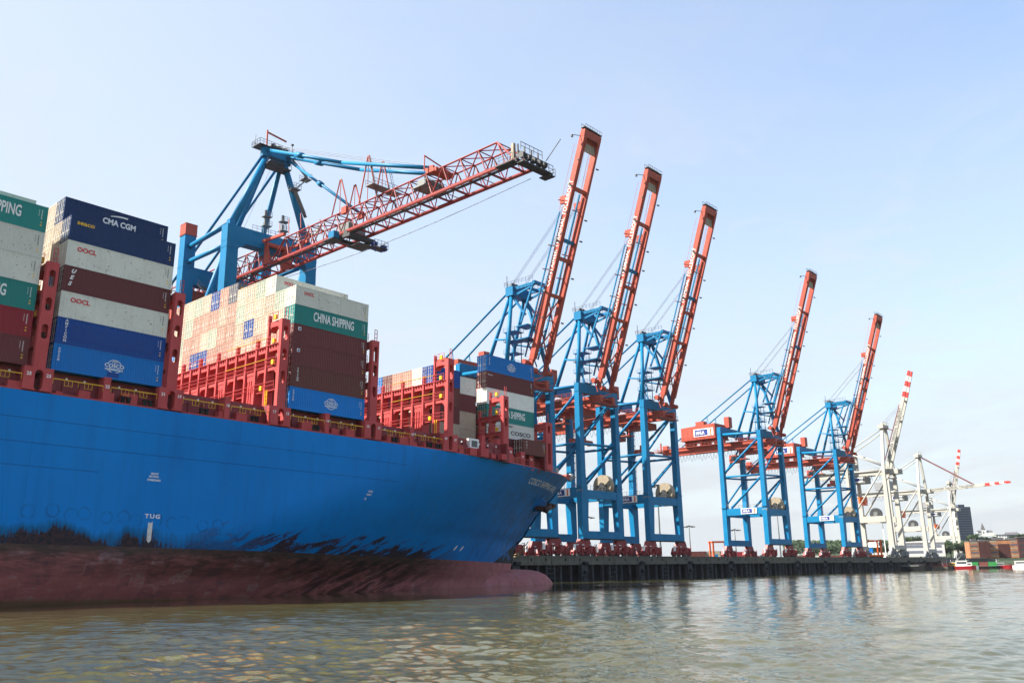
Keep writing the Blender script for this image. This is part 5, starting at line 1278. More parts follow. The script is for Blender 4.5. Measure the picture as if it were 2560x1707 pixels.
# ================================================================== PALE CRANES FARTHER DOWN THE QUAY
M['boom_dark'] = plain('boom_shadow_steel', (.33, .32, .29, 1), .6)
M['stripe_white'] = plain('dull_white', (.5,.5,.48,1), .5)
M['stripe_red'] = plain('warning_red', (.42, .035, .03, 1), .5)
M['stay_red'] = plain('faded_red_steel', (.15,.05,.048,1), .6)
def pale_crane(label, X0, Y0, up, ang, sc=1.0):
    r = thing('harbour_crane', label, 'crane', (X0*1.073, Y0*1.073, -.19), 0, 'pale cranes at the far end of the quay'); r.scale = (1.073,)*3
    Wm = M['white_crane']; WS, LS, HX = 3, 19.5, 6.0
    for s in (-1, 1):
        x = s*HX; m = MB()
        m.hexa([(x-.95, WS-1.2, 9.5), (x+.95, WS-1.2, 9.5), (x+.95, WS+1.2, 9.5), (x-.95, WS+1.2, 9.5)], [(x-.6, WS-.65, 43), (x+.6, WS-.65, 43), (x+.6, WS+.65, 43), (x-.6, WS+.65, 43)])
        m.hexa([(x-.6, WS-.65, 43), (x+.6, WS-.65, 43), (x+.6, WS+.65, 43), (x-.6, WS+.65, 43)], [(s*2.0-.5, WS-.5, 62.5), (s*2.0+.5, WS-.5, 62.5), (s*2.0+.5, WS+.6, 62.5), (s*2.0-.5, WS+.6, 62.5)])
        m.build('waterside_leg', Wm, r)
        m = MB(); m.hexa([(x-.9, LS-.9, 9.5), (x+.9, LS-.9, 9.5), (x+.9, LS+.9, 9.5), (x-.9, LS+.9, 9.5)], [(x-.55, LS-.55, 53), (x+.55, LS-.55, 53), (x+.55, LS+.55, 53), (x-.55, LS+.55, 53)])
        m.build('landside_leg', Wm, r)
        m = MB(); m.bx(x-1.0, x+1.0, WS+1.2, LS-1.1, 21.0, 23.6); m.build('portal_beam', Wm, r)
        m = MB(); m.tube((x, LS-1.0, 24), (x, WS+.8, 44), .36, 10); m.tube((x, WS+.8, 43.2), (x, LS-.8, 43.5), .32, 10); m.tube((x, LS-.6, 52.6), (x, WS+.8, 45.5), .26, 8); m.tube((x*.6, LS, 53), (s*2.6, WS, 62), .24, 8); m.build('brace', Wm, r, smooth=True)
        for y in (WS, LS): bogies(r, x, y, M['grey'], False)
    m = MB(); m.bx(-HX-1, HX+1, WS-1.3, WS+1.3, 9.2, 11); m.bx(-HX-1, HX+1, LS-1.1, LS+1.1, 9.2, 11); m.bx(-HX, HX, WS-.7, WS+.7, 42.2, 44); m.bx(-HX, HX, LS-.7, LS+.7, 51.4, 53); m.bx(-HX, HX, LS-.9, LS+.9, 21, 23.4); m.build('cross_beam', Wm, r)
    m = MB()
    for s in (-1, 1): m.bx(s*2.4-.5, s*2.4+.5, -2, 44, 41.8, 44.0)
    for y in (2, 12, 22, 32, 43): m.bx(-1.9, 1.9, y-.3, y+.3, 42.2, 43.6)
    m.rail([(-3.6, 2, 44), (-3.6, 44, 44)], 1.1, 2, .04); m.bx(-3.8, -2.9, 2, 44, 43.9, 44.02); m.build('main_girder', Wm, r)
    m = MB(); m.bx(-4.2, 4.2, 19.5, 28.5, 45.2, 49.6); m.hexa([(-4.2, 19.5, 49.6), (4.2, 19.5, 49.6), (4.2, 28.5, 49.6), (-4.2, 28.5, 49.6)], [(-2, 21, 50.8), (2, 21, 50.8), (2, 27, 50.8), (-2, 27, 50.8)]); m.build('machinery_house', M['grey'], r)
    m = MB(); m.bx(-3.4, 3.4, 12.8, 21.0, 38.6, 41.6); cb = m.build('trolley', M['galv'], r)
    m = MB(); m.bx(-3.46, -3.38, 13.6, 19.4, 39.2, 41.2); m.build('sign_field', M['white'], cb)
    m = MB(); m.bx(-3.5, -3.45, 15.2, 19.0, 39.5, 40.9); m.build('sign_stripe', M['navy'], cb)
    m = MB(); m.bx(-1.6, 1.4, 14.5, 17.5, 29.8, 32.6); m.bx(-3, 3, 15.2, 16.4, 29, 29.7); m.build('spreader', M['orange'], cb)
    m = festoon(-3.4, 4, 36, 41.4, 17, 2.6); m.build('festoon_cable', M['cable_dark'], r)
    m = MB(); m.tube((-6.2, 8.6, 24.6), (-4.8, 8.6, 24.6), 2.6, 24); dr = m.build('cable_reel', M['dark'], r)
    m = MB(); m.tube((-6.35, 8.6, 24.6), (-6.2, 8.6, 24.6), 1.0, 14); m.build('reel_hub', M['galv'], dr)
    m = MB(); m.bx(-3.4, 3.4, WS-1.0, WS+1.4, 62.3, 64); m.rail([(-3.6, WS-1.2, 64), (3.6, WS-1.2, 64)], 1.1, 1, .04)
    for x in (-1.5, 1.5): m.tube((x, WS, 64.4), (x+.6, WS, 64.4), .7, 10)
    m.build('apex_head', Wm, r)
    a = R(ang); p0 = Vector((0, 3.4, 43.2)); D = Vector((0, -math.cos(a), math.sin(a))); Nn = Vector((0, D.z, -D.y)) if D.z > .3 else Vector((0, .0, 1)); L = 46.0
    at = lambda q, x=0., n=0.: p0+D*(L*q)+Vector((x, 0, 0))+Nn*n
    b = MB()
    for s in (-1, 1):
        x = s*1.7; b.hexa([at(0, x-.4, -.8), at(0, x+.4, -.8), at(0, x+.4, .8), at(0, x-.4, .8)], [at(.74, x-.36, -.72), at(.74, x+.36, -.72), at(.74, x+.36, .72), at(.74, x-.36, .72)])
    for q in (.1, .3, .5, .7): b.hexa([at(q, -1.4, -.4), at(q, 1.4, -.4), at(q, 1.4, .4), at(q, -1.4, .4)], [at(q+.012, -1.4, -.4), at(q+.012, 1.4, -.4), at(q+.012, 1.4, .4), at(q+.012, -1.4, .4)])
    bo = b.build('boom_girder', Wm, r)
    for k in range(5):
        b = MB(); q0, q1 = .742+.052*k, .742+.052*(k+1)-.001
        for s in (-1, 1):
            x = s*1.7; b.hexa([at(q0, x-.35, -.7+.1*k), at(q0, x+.35, -.7+.1*k), at(q0, x+.35, .7), at(q0, x-.35, .7)], [at(q1, x-.35, -.6+.1*k), at(q1, x+.35, -.6+.1*k), at(q1, x+.35, .7), at(q1, x-.35, .7)])
        b.build('boom_stripe', M['stripe_red'] if k % 2 == 0 else M['stripe_white'], bo)
    me = text_mesh('CONTAINER TERMINAL TOLLERORT', 1.6, .01, .0, 'CENTER', 24.5, 1.05).copy(); me.materials.clear(); me.materials.append(M['dk_mark'])
    c = at(.36, -2.13, 0)
    for v in me.vertices: v.co = c+D*v.co.x+Nn*v.co.y+Vector((-v.co.z, 0, 0))
    link('lettering', me, bo)
    m = MB()
    if D.z > .5:
        for s in (-1, 1): m.beam(at(.05, s*1.6, 1.8), at(.66, s*1.6, 1.0), .34); m.tube((s*1.6, WS, 62.8), at(.40, s*1.6, 1.0), .2, 8)
        m.build('fore_stay', M['stay_red'], r)
        m = MB()
        for x in (-1.6, -1.0, 1.0, 1.6): m.tube((x, WS, 64.6), at(.66, x, 1.), .06, 4, cap=False)
        m.build('hoist_rope', M['cable'], r)
    else:
        for s in (-1, 1):
            A, Bq = Vector((s*2.2, WS, 63.2)), at(.60, s*2.2, 1.0)
            for q0, q1 in ((0, .38), (.44, .7)): pass
            m.tube(A, Bq, .2, 8)
        o = m.build('fore_stay', M['stay_red'], r)
    return r
pale_crane('pale grey crane with raised boom, tallest of the white ones behind the last blue crane', 411, 147.5, True, 70.5)
pale_crane('pale grey crane with its boom lowered level over the water, striped tip to the right', 540, 177, False, 2.0)
pale_crane('pale grey crane with a raised striped boom, farthest right in front of the tower block', 742, 224, True, 76)
HAZE = 0.00004
# ================================================================== FAR SHORE, YARD, BOATS
MC = cam_matrix(); c_r, c_u, c_f = [Vector([MC[i][k] for i in range(3)]) for k in (0, 1)] + [-Vector([MC[i][2] for i in range(3)])]
def at_px(px, py, depth):
    """world point seen at photo pixel px, py at the given distance"""
    return Vector((0, 0, CAMZ))+(c_f+c_r*((px-1280)/FPX)-c_u*((py-853.5)/FPX))*depth
def ground_pt(px, depth, z):
    p = at_px(px, 1400, depth); return Vector((p.x, p.y, z))
VIEWZ = lambda px: math.atan2(at_px(px, 1400, 100).y, at_px(px, 1400, 100).x)
def face_rz(px, turn=0.): return VIEWZ(px)+R(-90+turn)    # local -y looks at the viewer
def ppm(depth): return FPX/depth
# far bank
D0 = 620
b = MB(); pts = []
for i in range(26):
    px = 1500+60*i; dd = 640 if px > 2480 else 640+(2480-px)*.35
    p = ground_pt(px, dd, 0); pts.append(p)
rows = []
for k, (off, zz) in enumerate(((0, -1), (0, 2.4), (40, 3.2), (160, 7.0), (330, 17), (520, 27), (900, 30))):
    row = []
    for i, p in enumerate(pts):
        dr = Vector((p.x, p.y, 0)).normalized(); w_ = zz*(1+.28*math.sin(i*.9+k)*(k > 3)) if k > 1 else zz
        if k > 3: w_ *= .5+.5*min(1, max(0, (i-6)/8))
        q = p+dr*off; row.append((q.x, q.y, w_))
    rows.append(row)
b.grid(rows)
M['bank'] = plain('wooded_bank', (.030, .045, .018, 1), .9, vary=.4, scale=.03)
tag(b.build('far_bank', M['bank'], smooth=True), kind='structure')
# ---- trees: trunk, limbs and a crown of leaf clumps
M['leaf'] = plain('foliage', (.040, .068, .020, 1), .75, vary=.45, scale=.25); M['leaf2'] = plain('foliage_dark', (.022, .042, .016, 1), .8, vary=.45, scale=.25); M['bark'] = plain('bark', (.06, .045, .03, 1), .9)
_crowns = []
def crown_mesh(seed, leafm, wide):
    rd = random.Random(seed); m = MB()
    lobes = [(rd.uniform(-.34, .34)*wide, rd.uniform(-.34, .34)*wide, rd.uniform(.38, .86), rd.uniform(.16, .27)) for _ in range(11)]
    for _ in range(1500):
        lx, ly, lz, lr = rd.choice(lobes); v = Vector((rd.gauss(0, 1), rd.gauss(0, 1), rd.gauss(0, 1))).normalized()*lr*(rd.random()**.35)
        p = Vector((lx+v.x*wide, ly+v.y*wide, lz+v.z*.85)); n = (v.normalized()+Vector((rd.uniform(-.6, .6), rd.uniform(-.6, .6), rd.uniform(-.2, .9)))).normalized()
        u = n.orthogonal().normalized(); w_ = n.cross(u); s_ = rd.uniform(.022, .05)
        m.add([p+u*s_, p+w_*s_, p-u*s_, p-w_*s_], [(0, 1, 2, 3)])
    return m.mesh('crown', leafm)
def trunk_mesh(seed):
    rd = random.Random(seed); m = MB(); m.tube((0, 0, -.05), (0, 0, .5), .03, 6, .018)
    for _ in range(5):
        a = rd.uniform(0, 6.28); m.tube((0, 0, rd.uniform(.3, .5)), (.25*math.cos(a), .25*math.sin(a), rd.uniform(.6, .8)), .014, 5, .005)
    return m.mesh('trunk', M['bark'])
CR = [crown_mesh(i, M['leaf' if i % 2 else 'leaf2'], .9+.12*i) for i in range(5)]; TKM = [trunk_mesh(i) for i in range(3)]
def tree(px, py_top, py_base, depth, label, wide=1., i=0):
    p = at_px(px, py_base, depth); t = at_px(px, py_top, depth); h_ = max(3, t.z-p.z)
    r = thing('tree', label, 'tree', p, random.uniform(0, 6), 'trees on the far shore'); r.scale = (h_*wide, h_*wide, h_*1.04)
    link('crown', CR[i % 5], r); link('trunk', TKM[i % 3], r)
TR_ = [(2022, 1364, 1388, 690), (1990, 1370, 1388, 690), (2046, 1362, 1386, 690), (2068, 1366, 1388, 700), (2086, 1361, 1386, 700), (2110, 1362, 1390, 700), (2160, 1362, 1388, 690), (2178, 1352, 1376, 780), (2200, 1350, 1372, 780), (2215, 1352, 1380, 760), (2226, 1356, 1388, 680), (2246, 1350, 1386, 690),
 (2262, 1343, 1372, 740), (2276, 1337, 1372, 740), (2291, 1336, 1370, 740), (2303, 1342, 1370, 740), (2345, 1333, 1350, 820), (2366, 1352, 1388, 690), (2378, 1350, 1388, 690), (2398, 1352, 1388, 680), (2410, 1356, 1386, 680), (2418, 1350, 1380, 700), (2430, 1336, 1358, 790), (2436, 1330, 1356, 800), (2450, 1336, 1356, 800), (2468, 1337, 1356, 800), (2482, 1336, 1356, 800),
 (2495, 1338, 1356, 790), (2513, 1342, 1358, 800), (2532, 1333, 1352, 830), (2550, 1330, 1354, 800), (2562, 1328, 1354, 800), (2140, 1358, 1386, 720), (2126, 1363, 1388, 700)]
NEAR_ = ['left of the white dome tents', 'beside the white dome tents', 'above the long white warehouse', 'below the tower block', 'on the hill near the church spire', 'at the right edge of the photo']
for i, (px, a, b_, dd) in enumerate(TR_):
    kx = 0 if px < 2150 else 1 if px < 2252 else 2 if px < 2350 else 3 if px < 2425 else 4 if px < 2520 else 5
    same = sorted(q[0] for q in TR_ if (0 if q[0] < 2150 else 1 if q[0] < 2252 else 2 if q[0] < 2350 else 3 if q[0] < 2425 else 4 if q[0] < 2520 else 5) == kx)
    tree(px, a+4, b_+3, dd, '%s green tree %s, %s from the left there' % ('dark' if i % 2 == 0 else 'lighter', NEAR_[kx], ORD[same.index(px)]), (1.05, .9, 1.25, 1.1)[i % 4], i)
# low woodland behind, one mass
m = MB(); rd = random.Random(3)
for i in range(5200):
    px = rd.uniform(1960, 2600); dd = rd.uniform(760, 900); p = at_px(px, rd.uniform(1352, 1382), dd); s_ = rd.uniform(1.0, 2.4)
    u = Vector((rd.gauss(0, 1), rd.gauss(0, 1), rd.gauss(0, 1))).normalized(); v = u.orthogonal().normalized(); m.add([p+u*s_, p+v*s_, p-u*s_, p-v*s_], [(0, 1, 2, 3)])
tag(m.build('distant_wood', M['leaf2']), kind='stuff')
# ---- buildings
def bld_at(name, label, cat, px, py_base, depth, turn=0.):
    p = at_px(px, py_base, depth); return thing(name, label, cat, p, face_rz(px, turn))
M['tower_dark'] = plain('tower_cladding', (.085, .10, .14, 1), .5); M['tower_band'] = plain('tower_spandrel', (.17, .19, .23, 1), .6); M['plaster'] = plain('white_render', (.66, .66, .64, 1), .7, vary=.05)
M['brick'] = plain('orange_brick', (.33, .15, .075, 1), .8, vary=.25, scale=.4); M['brick2'] = plain('dark_and_shade_brick', (.06, .020, .018, 1), .8, vary=.2, scale=.4); M['roof'] = plain('slate_roof', (.10, .10, .11, 1), .7)  # brick2 also paints the shaded parts of the offices
t = bld_at('tower_block', 'tall dark tower block with one blank white end wall behind the pale cranes', 'building', 2397, 1360, 900, 33); H_ = 36.5
m = MB(); m.bx(-2, 13.2, -6.8, 6.8, 0, H_); m.bx(2, 9, -4, 4, H_, H_+2.4); m.build('wall', M['tower_dark'], t)
m = MB(); m.bx(-2.6, -2.02, -7, 7, 0, H_+.5); m.build('end_wall', M['plaster'], t)
for k in range(15):
    m = MB(); m.bx(-1.8, 13.0, -7.15, -6.82, 1.2+2.4*k, 2.1+2.4*k); m.bx(13.22, 13.5, -6.5, 6.5, 1.2+2.4*k, 2.1+2.4*k); m.build('balcony_band', M['tower_band'], t)
for k in range(7):
    m = MB(); m.bx(-.6+2*k, -.2+2*k, -7.05, -6.83, 0, H_); m.build('pier', M['tower_dark'], t)
t = bld_at('office_slab', 'grey-blue slab building just right of the tower block', 'building', 2423, 1356, 960, 20)
m = MB(); m.bx(-3, 3, -4, 4, 0, 16); m.build('wall', M['tower_band'], t)
for k in range(5): m = MB(); m.bx(-2.6, 2.6, -4.08, -4.02, 1+3*k, 2.4+3*k); m.build('window', M['glass'], t)
# church
t = bld_at('church', 'distant church with a thin dark spire on the hill', 'church', 2459.5, 1340, 980, 10)
m = MB(); m.bx(-2.2, 2.2, -2.2, 2.2, 0, 6.5); m.bx(2.2, 11, -3, 3, 0, 3.4); m.build('wall', M['plaster'], t)
m = MB(); m.hexa([(-2.2, -2.2, 6.5), (2.2, -2.2, 6.5), (2.2, 2.2, 6.5), (-2.2, 2.2, 6.5)], [(-.05, -.05, 14.5), (.05, -.05, 14.5), (.05, .05, 14.5), (-.05, .05, 14.5)]); m.build('spire', M['roof'], t)
m = MB(); m.bx(-.5, .5, -2.26, -2.2, 3, 5); m.build('window', M['glass'], t)
# houses on the hill
def house(px, py, dd, w_, d_, h_, label, wall='plaster', roof='roof', turn=15, flat=False, nw=4, fl=2):
    t = bld_at('house', label, 'house', px, py, dd, turn)
    m = MB(); m.bx(-w_/2, w_/2, -d_/2, d_/2, 0, h_); m.build('wall', M[wall], t)
    m = MB()
    if flat: m.bx(-w_/2-.3, w_/2+.3, -d_/2-.3, d_/2+.3, h_+.003, h_+.5)
    else: m.hexa([(-w_/2-.3, -d_/2-.3, h_), (w_/2+.3, -d_/2-.3, h_), (w_/2+.3, d_/2+.3, h_), (-w_/2-.3, d_/2+.3, h_)], [(-w_/2+.4, -.1, h_+d_*.35), (w_/2-.4, -.1, h_+d_*.35), (w_/2-.4, .1, h_+d_*.35), (-w_/2+.4, .1, h_+d_*.35)])
    m.build('roof', M[roof], t)
    for f in range(fl):
        for k in range(nw):
            x = -w_/2+w_*(k+.5)/nw; z = h_*(f+.35)/fl
            m = MB(); m.bx(x-w_*.13/nw*2, x+w_*.13/nw*2, -d_/2-.06, -d_/2-.005, z, z+h_*.4/fl); m.build('window', M['glass'], t)
house(2503, 1349, 880, 9.5, 7, 4.6, 'white villa with dark windows on the wooded hill', turn=10, flat=True)
house(2531, 1349, 890, 12, 7, 5.0, 'long grey block with a pitched roof on the hill right of the white villa', 'tower_band', 'roof', 10, False, 6)
house(2449, 1338, 960, 4, 4, 4.0, 'small white house left of the church spire'); house(2475, 1336, 980, 5, 4, 3.2, 'small white house right of the church spire')
# white dome tents
M['tent'] = plain('tent_fabric', (.72, .72, .70, 1), .6, vary=.04)
for px, w_, h_, lb in ((2178, 6.0, 4.3, 'left dome-shaped white tent roof among the trees behind the last blue crane'), (2194, 8.0, 5.0, 'right and larger dome-shaped white tent roof among the trees behind the last blue crane')):
    m = MB(); m.dome((0, 0, 0), 1, 0, R(90), 7, 20, sq=(w_, w_*.8, h_)); m.tube((0, 0, h_-.1), (0, 0, h_+.6), .15, 6)
    o = m.build('dome_tent', M['tent'], smooth=True); o.location = at_px(px, 1368, 760); tag(o, lb, 'tent', 'white dome tents')
# long white warehouse
t = bld_at('warehouse', 'long white warehouse with two dark window bands on the far shore', 'warehouse', 2308, 1391, 640, 8)
m = MB(); m.bx(-15.5, 13.5, -8, 8, 0, 9.6); m.build('wall', M['plaster'], t)
m = MB(); m.hexa([(-15.9, -8.6, 9.6), (13.9, -8.6, 9.6), (13.9, 8.6, 9.6), (-15.9, 8.6, 9.6)], [(-15.9, -8.6, 10.2), (15.5, -8.6, 11.6), (15.5, 8.6, 11.6), (-15.9, 8.6, 10.2)]); m.build('roof', M['plaster'], t)
for z in (2.4, 6.2):
    m = MB(); m.bx(-15.0, 11.5, -8.1, -8.01, z, z+1.7); m.build('window', M['tower_band'], t)
    m = MB(); m.bx(13.52, 13.62, -7, 7, z, z+2.0); m.build('window', M['tower_dark'], t)
# brick offices by the water
def office(px, w_, h_, label, turn, blank, nf=5, dep=14, depth=600, py=1394):
    t = bld_at('office_building', label, 'building', px, py, depth, turn)
    m = MB(); m.bx(-w_/2, w_/2, -dep/2, dep/2, 0, h_); m.build('wall', M['brick'], t)
    m = MB(); m.bx(-w_/2-.2, w_/2+.2, -dep/2-.2, dep/2+.2, h_+.003, h_+.35); m.bx(-w_*.3, -w_*.05, -2, 2, h_+.3, h_+1.8); m.bx(w_*.1, w_*.3, -2, 2, h_+.3, h_+1.4); m.build('roof', M['roof'], t)
    if blank:
        m = MB(); m.bx(blank[0], blank[1], -dep/2-.12, -dep/2-.01, 0, h_*.78 if blank[1]-blank[0] < w_*.4 else h_-.6); m.build('shade_panel', M['brick2'], t)  # shaded side face and recess painted on the front as a dark panel
    for f in range(nf):
        z = .9+h_*f/nf
        m = MB(); m.bx(-w_/2+.5, (blank[0] if blank else w_/2)-.5, -dep/2-.08, -dep/2-.012, z, z+h_/nf*.42); m.build('window', M['tower_dark' if f % 2 else 'drum'], t)
        if blank and blank[1] < w_/2-1:
            m = MB(); m.bx(blank[1]+.5, w_/2-.5, -dep/2-.08, -dep/2-.012, z, z+h_/nf*.42); m.build('window', M['tower_dark' if f % 2 else 'drum'], t)
    return t
office(2447, 12.5, 10.6, 'orange brick office block with a shaded right half, left of its longer neighbour', 12, (-.6, 6.2))
office(2518, 25, 11.6, 'long orange brick office block with a dark recessed bay by the water', 8, (-5.5, 1.5))
house(2578, 1392, 590, 14, 10, 12.5, 'dark brick building cut by the right edge of the photo', 'brick2', 'roof', 8, True, 3, 4)
m = MB(); m.bx(-30, 34, -6, 6, -1, 2.6); o = m.build('shore_wall', M['concrete']); o.location = ground_pt(2530, 584, 0); o.rotation_euler = (0, 0, face_rz(2530, 8)); tag(o, 'low pale river wall in front of the brick offices', 'wall')
# ---- boats and pontoon at the far end of the quay
M['hull_dark'] = plain('dark_hull', (.012, .013, .016, 1), .6); M['hull_red'] = plain('red_hull', (.42, .02, .03, 1), .5)
def boat(px, depth, L, Wd, h_, label, hullm, house_=None, turn=90., name='boat', cat='boat', mast=0, grp=None):
    p = ground_pt(px, depth, 0); r = thing(name, label, cat, p, face_rz(px, turn-90), grp)
    m = MB(); st = [(-L/2, .72), (-L*.38, .95), (0, 1), (L*.3, .9), (L*.43, .55), (L*.5, .05)]
    rows = []
    for x, k in st:
        sh = h_*(1+.25*max(0, x/(L/2))**2); rows.append([(x, -Wd/2*k, sh), (x, -Wd/2*k*.85, -.4), (x, Wd/2*k*.85, -.4), (x, Wd/2*k, sh)])
    m.grid(rows); m.add(rows[0], [(0, 1, 2, 3)]); m.build('hull', M[hullm], r)
    m = MB(); m.grid([[rw[0], rw[3]] for rw in [[(a[0], a[1]*.97, a[2]-.15) for a in q] for q in rows]]); m.build('deck', M['grey'], r)
    if house_:
        a, b_, hz, mt = house_
        m = MB(); m.hexa([(a, -Wd*.3, h_*.8), (b_, -Wd*.3, h_*.8), (b_, Wd*.3, h_*.8), (a, Wd*.3, h_*.8)], [(a+.2, -Wd*.26, h_+hz), (b_-.4, -Wd*.26, h_+hz), (b_-.4, Wd*.26, h_+hz), (a+.2, Wd*.26, h_+hz)]); ch = m.build('cabin', M[mt], r)
        m = MB(); m.bx(a+.5, b_-.7, -Wd*.305, Wd*.305, h_+hz*.5, h_+hz*.8); m.build('window', M['glass'], ch)
        m = MB(); m.bx(a-.1, b_-.2, -Wd*.29, Wd*.29, h_+hz+.003, h_+hz+.15); m.build('cabin_roof', M['white'], ch)
    if mast:
        m = MB(); m.tube((house_[0]+1 if house_ else 0, 0, h_), (house_[0]+1 if house_ else 0, 0, h_+mast), .1, 6); m.beam((-L*.3, 0, h_+mast*.3), (0, 0, h_+mast*.9), .06); m.build('mast', M['white'], r)
    m = MB(); m.rail([(-L*.45, -Wd*.44, h_), (L*.3, -Wd*.42, h_*1.05)], .8, 1.4, .03); m.build('railing', M['galv'], r)
    return r
bg_ = boat(2284, 415, 14.5, 5, 1.9, 'low black barge moored at the far end of the quay', 'hull_dark', None, 84, 'barge', 'barge')
m = MB(); m.bx(-6, 2, -1.6, 1.6, 1.7, 2.5); m.build('hatch', M['galv'], bg_)
t = thing('pontoon', 'rusty grey floating pontoon right of the black barge', 'pontoon', ground_pt(2331, 425, 0), face_rz(2331, -4))
m = MB(); m.bx(-8, 8, -3, 3, -.5, 1.7); m.build('float', M['concrete'], t)
m = MB(); m.bx(-8.1, 8.1, -3.1, 3.1, 1.72, 2.0); m.rail([(-8, -3, 2), (8, -3, 2)], 1.0, 1.4, .04); m.build('deck', M['bogie_red'], t)
m = MB(); m.tube((-6, 2, -1), (-6, 2, 4.5), .3, 8); m.tube((6, 2, -1), (6, 2, 4.5), .3, 8); m.build('mooring_pile', M['pile'], t)
boat(2352, 470, 12, 4, 1.6, 'white-cabined workboat just behind the pontoon at the end of the quay', 'hull_dark', (-3.5, 1.0, 2.6, 'white'), 88, 'workboat', mast=5, grp='workboats beyond the quay')
boat(2384, 480, 9, 3.4, 1.4, 'dark workboat with a yellow cabin between two white-cabined ones', 'hull_dark', (-2.5, 1.2, 2.0, 'yellow'), 86, 'workboat', mast=3.5, grp='workboats beyond the quay')
boat(2406, 470, 12, 4, 1.5, 'red-hulled workboat with white cabin and mast, left of the green container barge', 'hull_red', (-3.5, 2.2, 2.8, 'white'), 94, 'workboat', mast=6.5, grp='workboats beyond the quay')
boat(2422, 500, 9, 3.2, 1.3, 'small white boat tucked against the left end of the green container barge', 'white', (-2.5, 1.5, 2.0, 'white'), 90, 'workboat', mast=4, grp='workboats beyond the quay')
cb = boat(2457, 500, 16, 5, 1.1, 'flat barge carrying a green and rusty container below the brick offices', 'hull_dark', None, 90, 'barge', 'barge')
def small_box(name, label, cat, loc, rz, size, key, grp):
    L_, W_, H_ = size; r = thing(name, label, cat, loc, rz, grp); m = MB()
    for y in (-W_/2, W_/2-.1): m.bx(-L_/2, L_/2, y, y+.1, 0, .14); m.bx(-L_/2, L_/2, y, y+.1, H_-.12, H_)
    for x in (-L_/2, L_/2-.14): m.bx(x, x+.14, -W_/2+.1, W_/2-.1, 0, .14); m.bx(x, x+.14, -W_/2+.1, W_/2-.1, H_-.12, H_-.004); m.bx(x+.005, x+.135, -W_/2+.003, -W_/2+.13, .142, H_-.122); m.bx(x+.005, x+.135, W_/2-.13, W_/2-.003, .142, H_-.122)
    n = int(L_/.5)
    for s_ in (-1, 1):
        us = []
        for k in range(n): a = -L_/2+.1+(L_-.2)*k/n; p_ = (L_-.2)/n; us += [(a, .05), (a+p_*.15, 0), (a+p_*.5, 0), (a+p_*.65, .05)]
        m.grid([[(u, s_*(W_/2-.01-d_), .1) for u, d_ in us], [(u, s_*(W_/2-.01-d_), H_-.1) for u, d_ in us]])
    m.bx(-L_/2+.05, L_/2-.05, -W_/2+.08, W_/2-.08, H_-.08, H_-.03)
    for s_ in (-1, 1): m.bx(s_*(L_/2-.05)-.02, s_*(L_/2-.05)+.02, -W_/2+.1, W_/2-.1, .1, H_-.1)
    m.build('body', CP[key], r)
    d_ = MB(); d_.bx(-L_/2-.02, -L_/2+.02, -W_/2+.15, -.03, .16, H_-.14); d_.bx(-L_/2-.02, -L_/2+.02, .03, W_/2-.15, .16, H_-.14)
    for y in (-.8, -.35, .35, .8): d_.tube((-L_/2-.05, y, .1), (-L_/2-.05, y, H_-.1), .04, 5)
    d_.build('door', CP[key], r); return r
CPG = cont_paint('container_green', (.03, .24, .06, 1), .1); CP['V'] = CPG; CNAME['V'] = 'green'
pz = cb.location
for dx, k, lb in ((-4.6, 'V', 'left bright green container on the flat barge below the brick offices'), (.2, 'O', 'rusty brown container between two green ones on the flat barge'), (4.6, 'V', 'right bright green container on the flat barge below the brick offices')):
    rz = cb.rotation_euler[2]; small_box('shipping_container', lb, 'container', (pz.x+dx*math.cos(rz), pz.y+dx*math.sin(rz), 1.0), rz, (4.4, 2.4, 2.6), k, 'containers on the flat barge')
boat(2498, 500, 15, 4.4, 1.5, 'long low bright red boat right of the green container barge', 'hull_red', (-2.5, 2.5, 1.3, 'grey'), 90, mast=3.5)
boat(2558, 440, 10, 3.4, 1.6, 'white passenger boat cut by the right edge of the photo', 'white', (-4, 3, 2.0, 'white'), 90)
# ---- yard behind the cranes: container rows, machines, masts
def yard_box(px, depth, key, stack_, label, L_=12.19, turn=0, H_=2.6):
    p = ground_pt(px, depth, GZ+H_*stack_); small_box('shipping_container', label, 'container', p, face_rz(px, turn), (L_, 2.44, H_), key, 'containers standing in the yard')
for i, (px, dd, k, s_, lb) in enumerate([(1736, 470, 'M', 0, 'maroon yard container on the ground just right of the third raised boom crane'), (1736, 470, 'O', 1, 'brown yard container on the maroon one just right of the third raised boom crane'), (1772, 470, 'T', 0, 'teal yard container on the ground left of the lone crane'),
    (1772, 470, 'E', 1, 'beige yard container on top of the teal one left of the lone crane'), (1798, 470, 'V', 0, 'green yard container next to the lone crane left foot'), (1798, 470, 'E', 1, 'beige yard container on the green one by the lone crane left foot'), (1844, 480, 'M', 0, 'maroon yard container between the lone crane feet'), (1872, 480, 'O', 0, 'brown yard container between the lone crane feet'),
    (1905, 490, 'K', 0, 'cream yard container right of the lone crane landside feet'), (1862, 500, 'R', 1, 'red yard container raised on the row between the lone crane feet'), (2000, 520, 'M', 0, 'maroon yard container left of the last blue crane'), (2042, 520, 'W', 0, 'white yard container behind the last blue crane feet'), (2078, 520, 'O', 0, 'brown yard container behind the last blue crane feet'),
    (1600, 470, 'E', 0, 'beige yard container seen under the third raised boom crane')]):
    yard_box(px, dd, k, s_, lb)
yard_box(1862, 500, 'O', 0, 'brown yard container carrying the red one between the lone crane feet')
yard_box(2171, 455, 'C', 1, 'small blue container on a white one behind the last blue crane', 5.5); yard_box(2171, 455, 'W', 0, 'white container carrying the small blue one behind the last blue crane', 6.06)
yard_box(2205, 470, 'W', 0, 'white container with a pinkish end left of the first pale crane', 6.06, 0, 3.2)
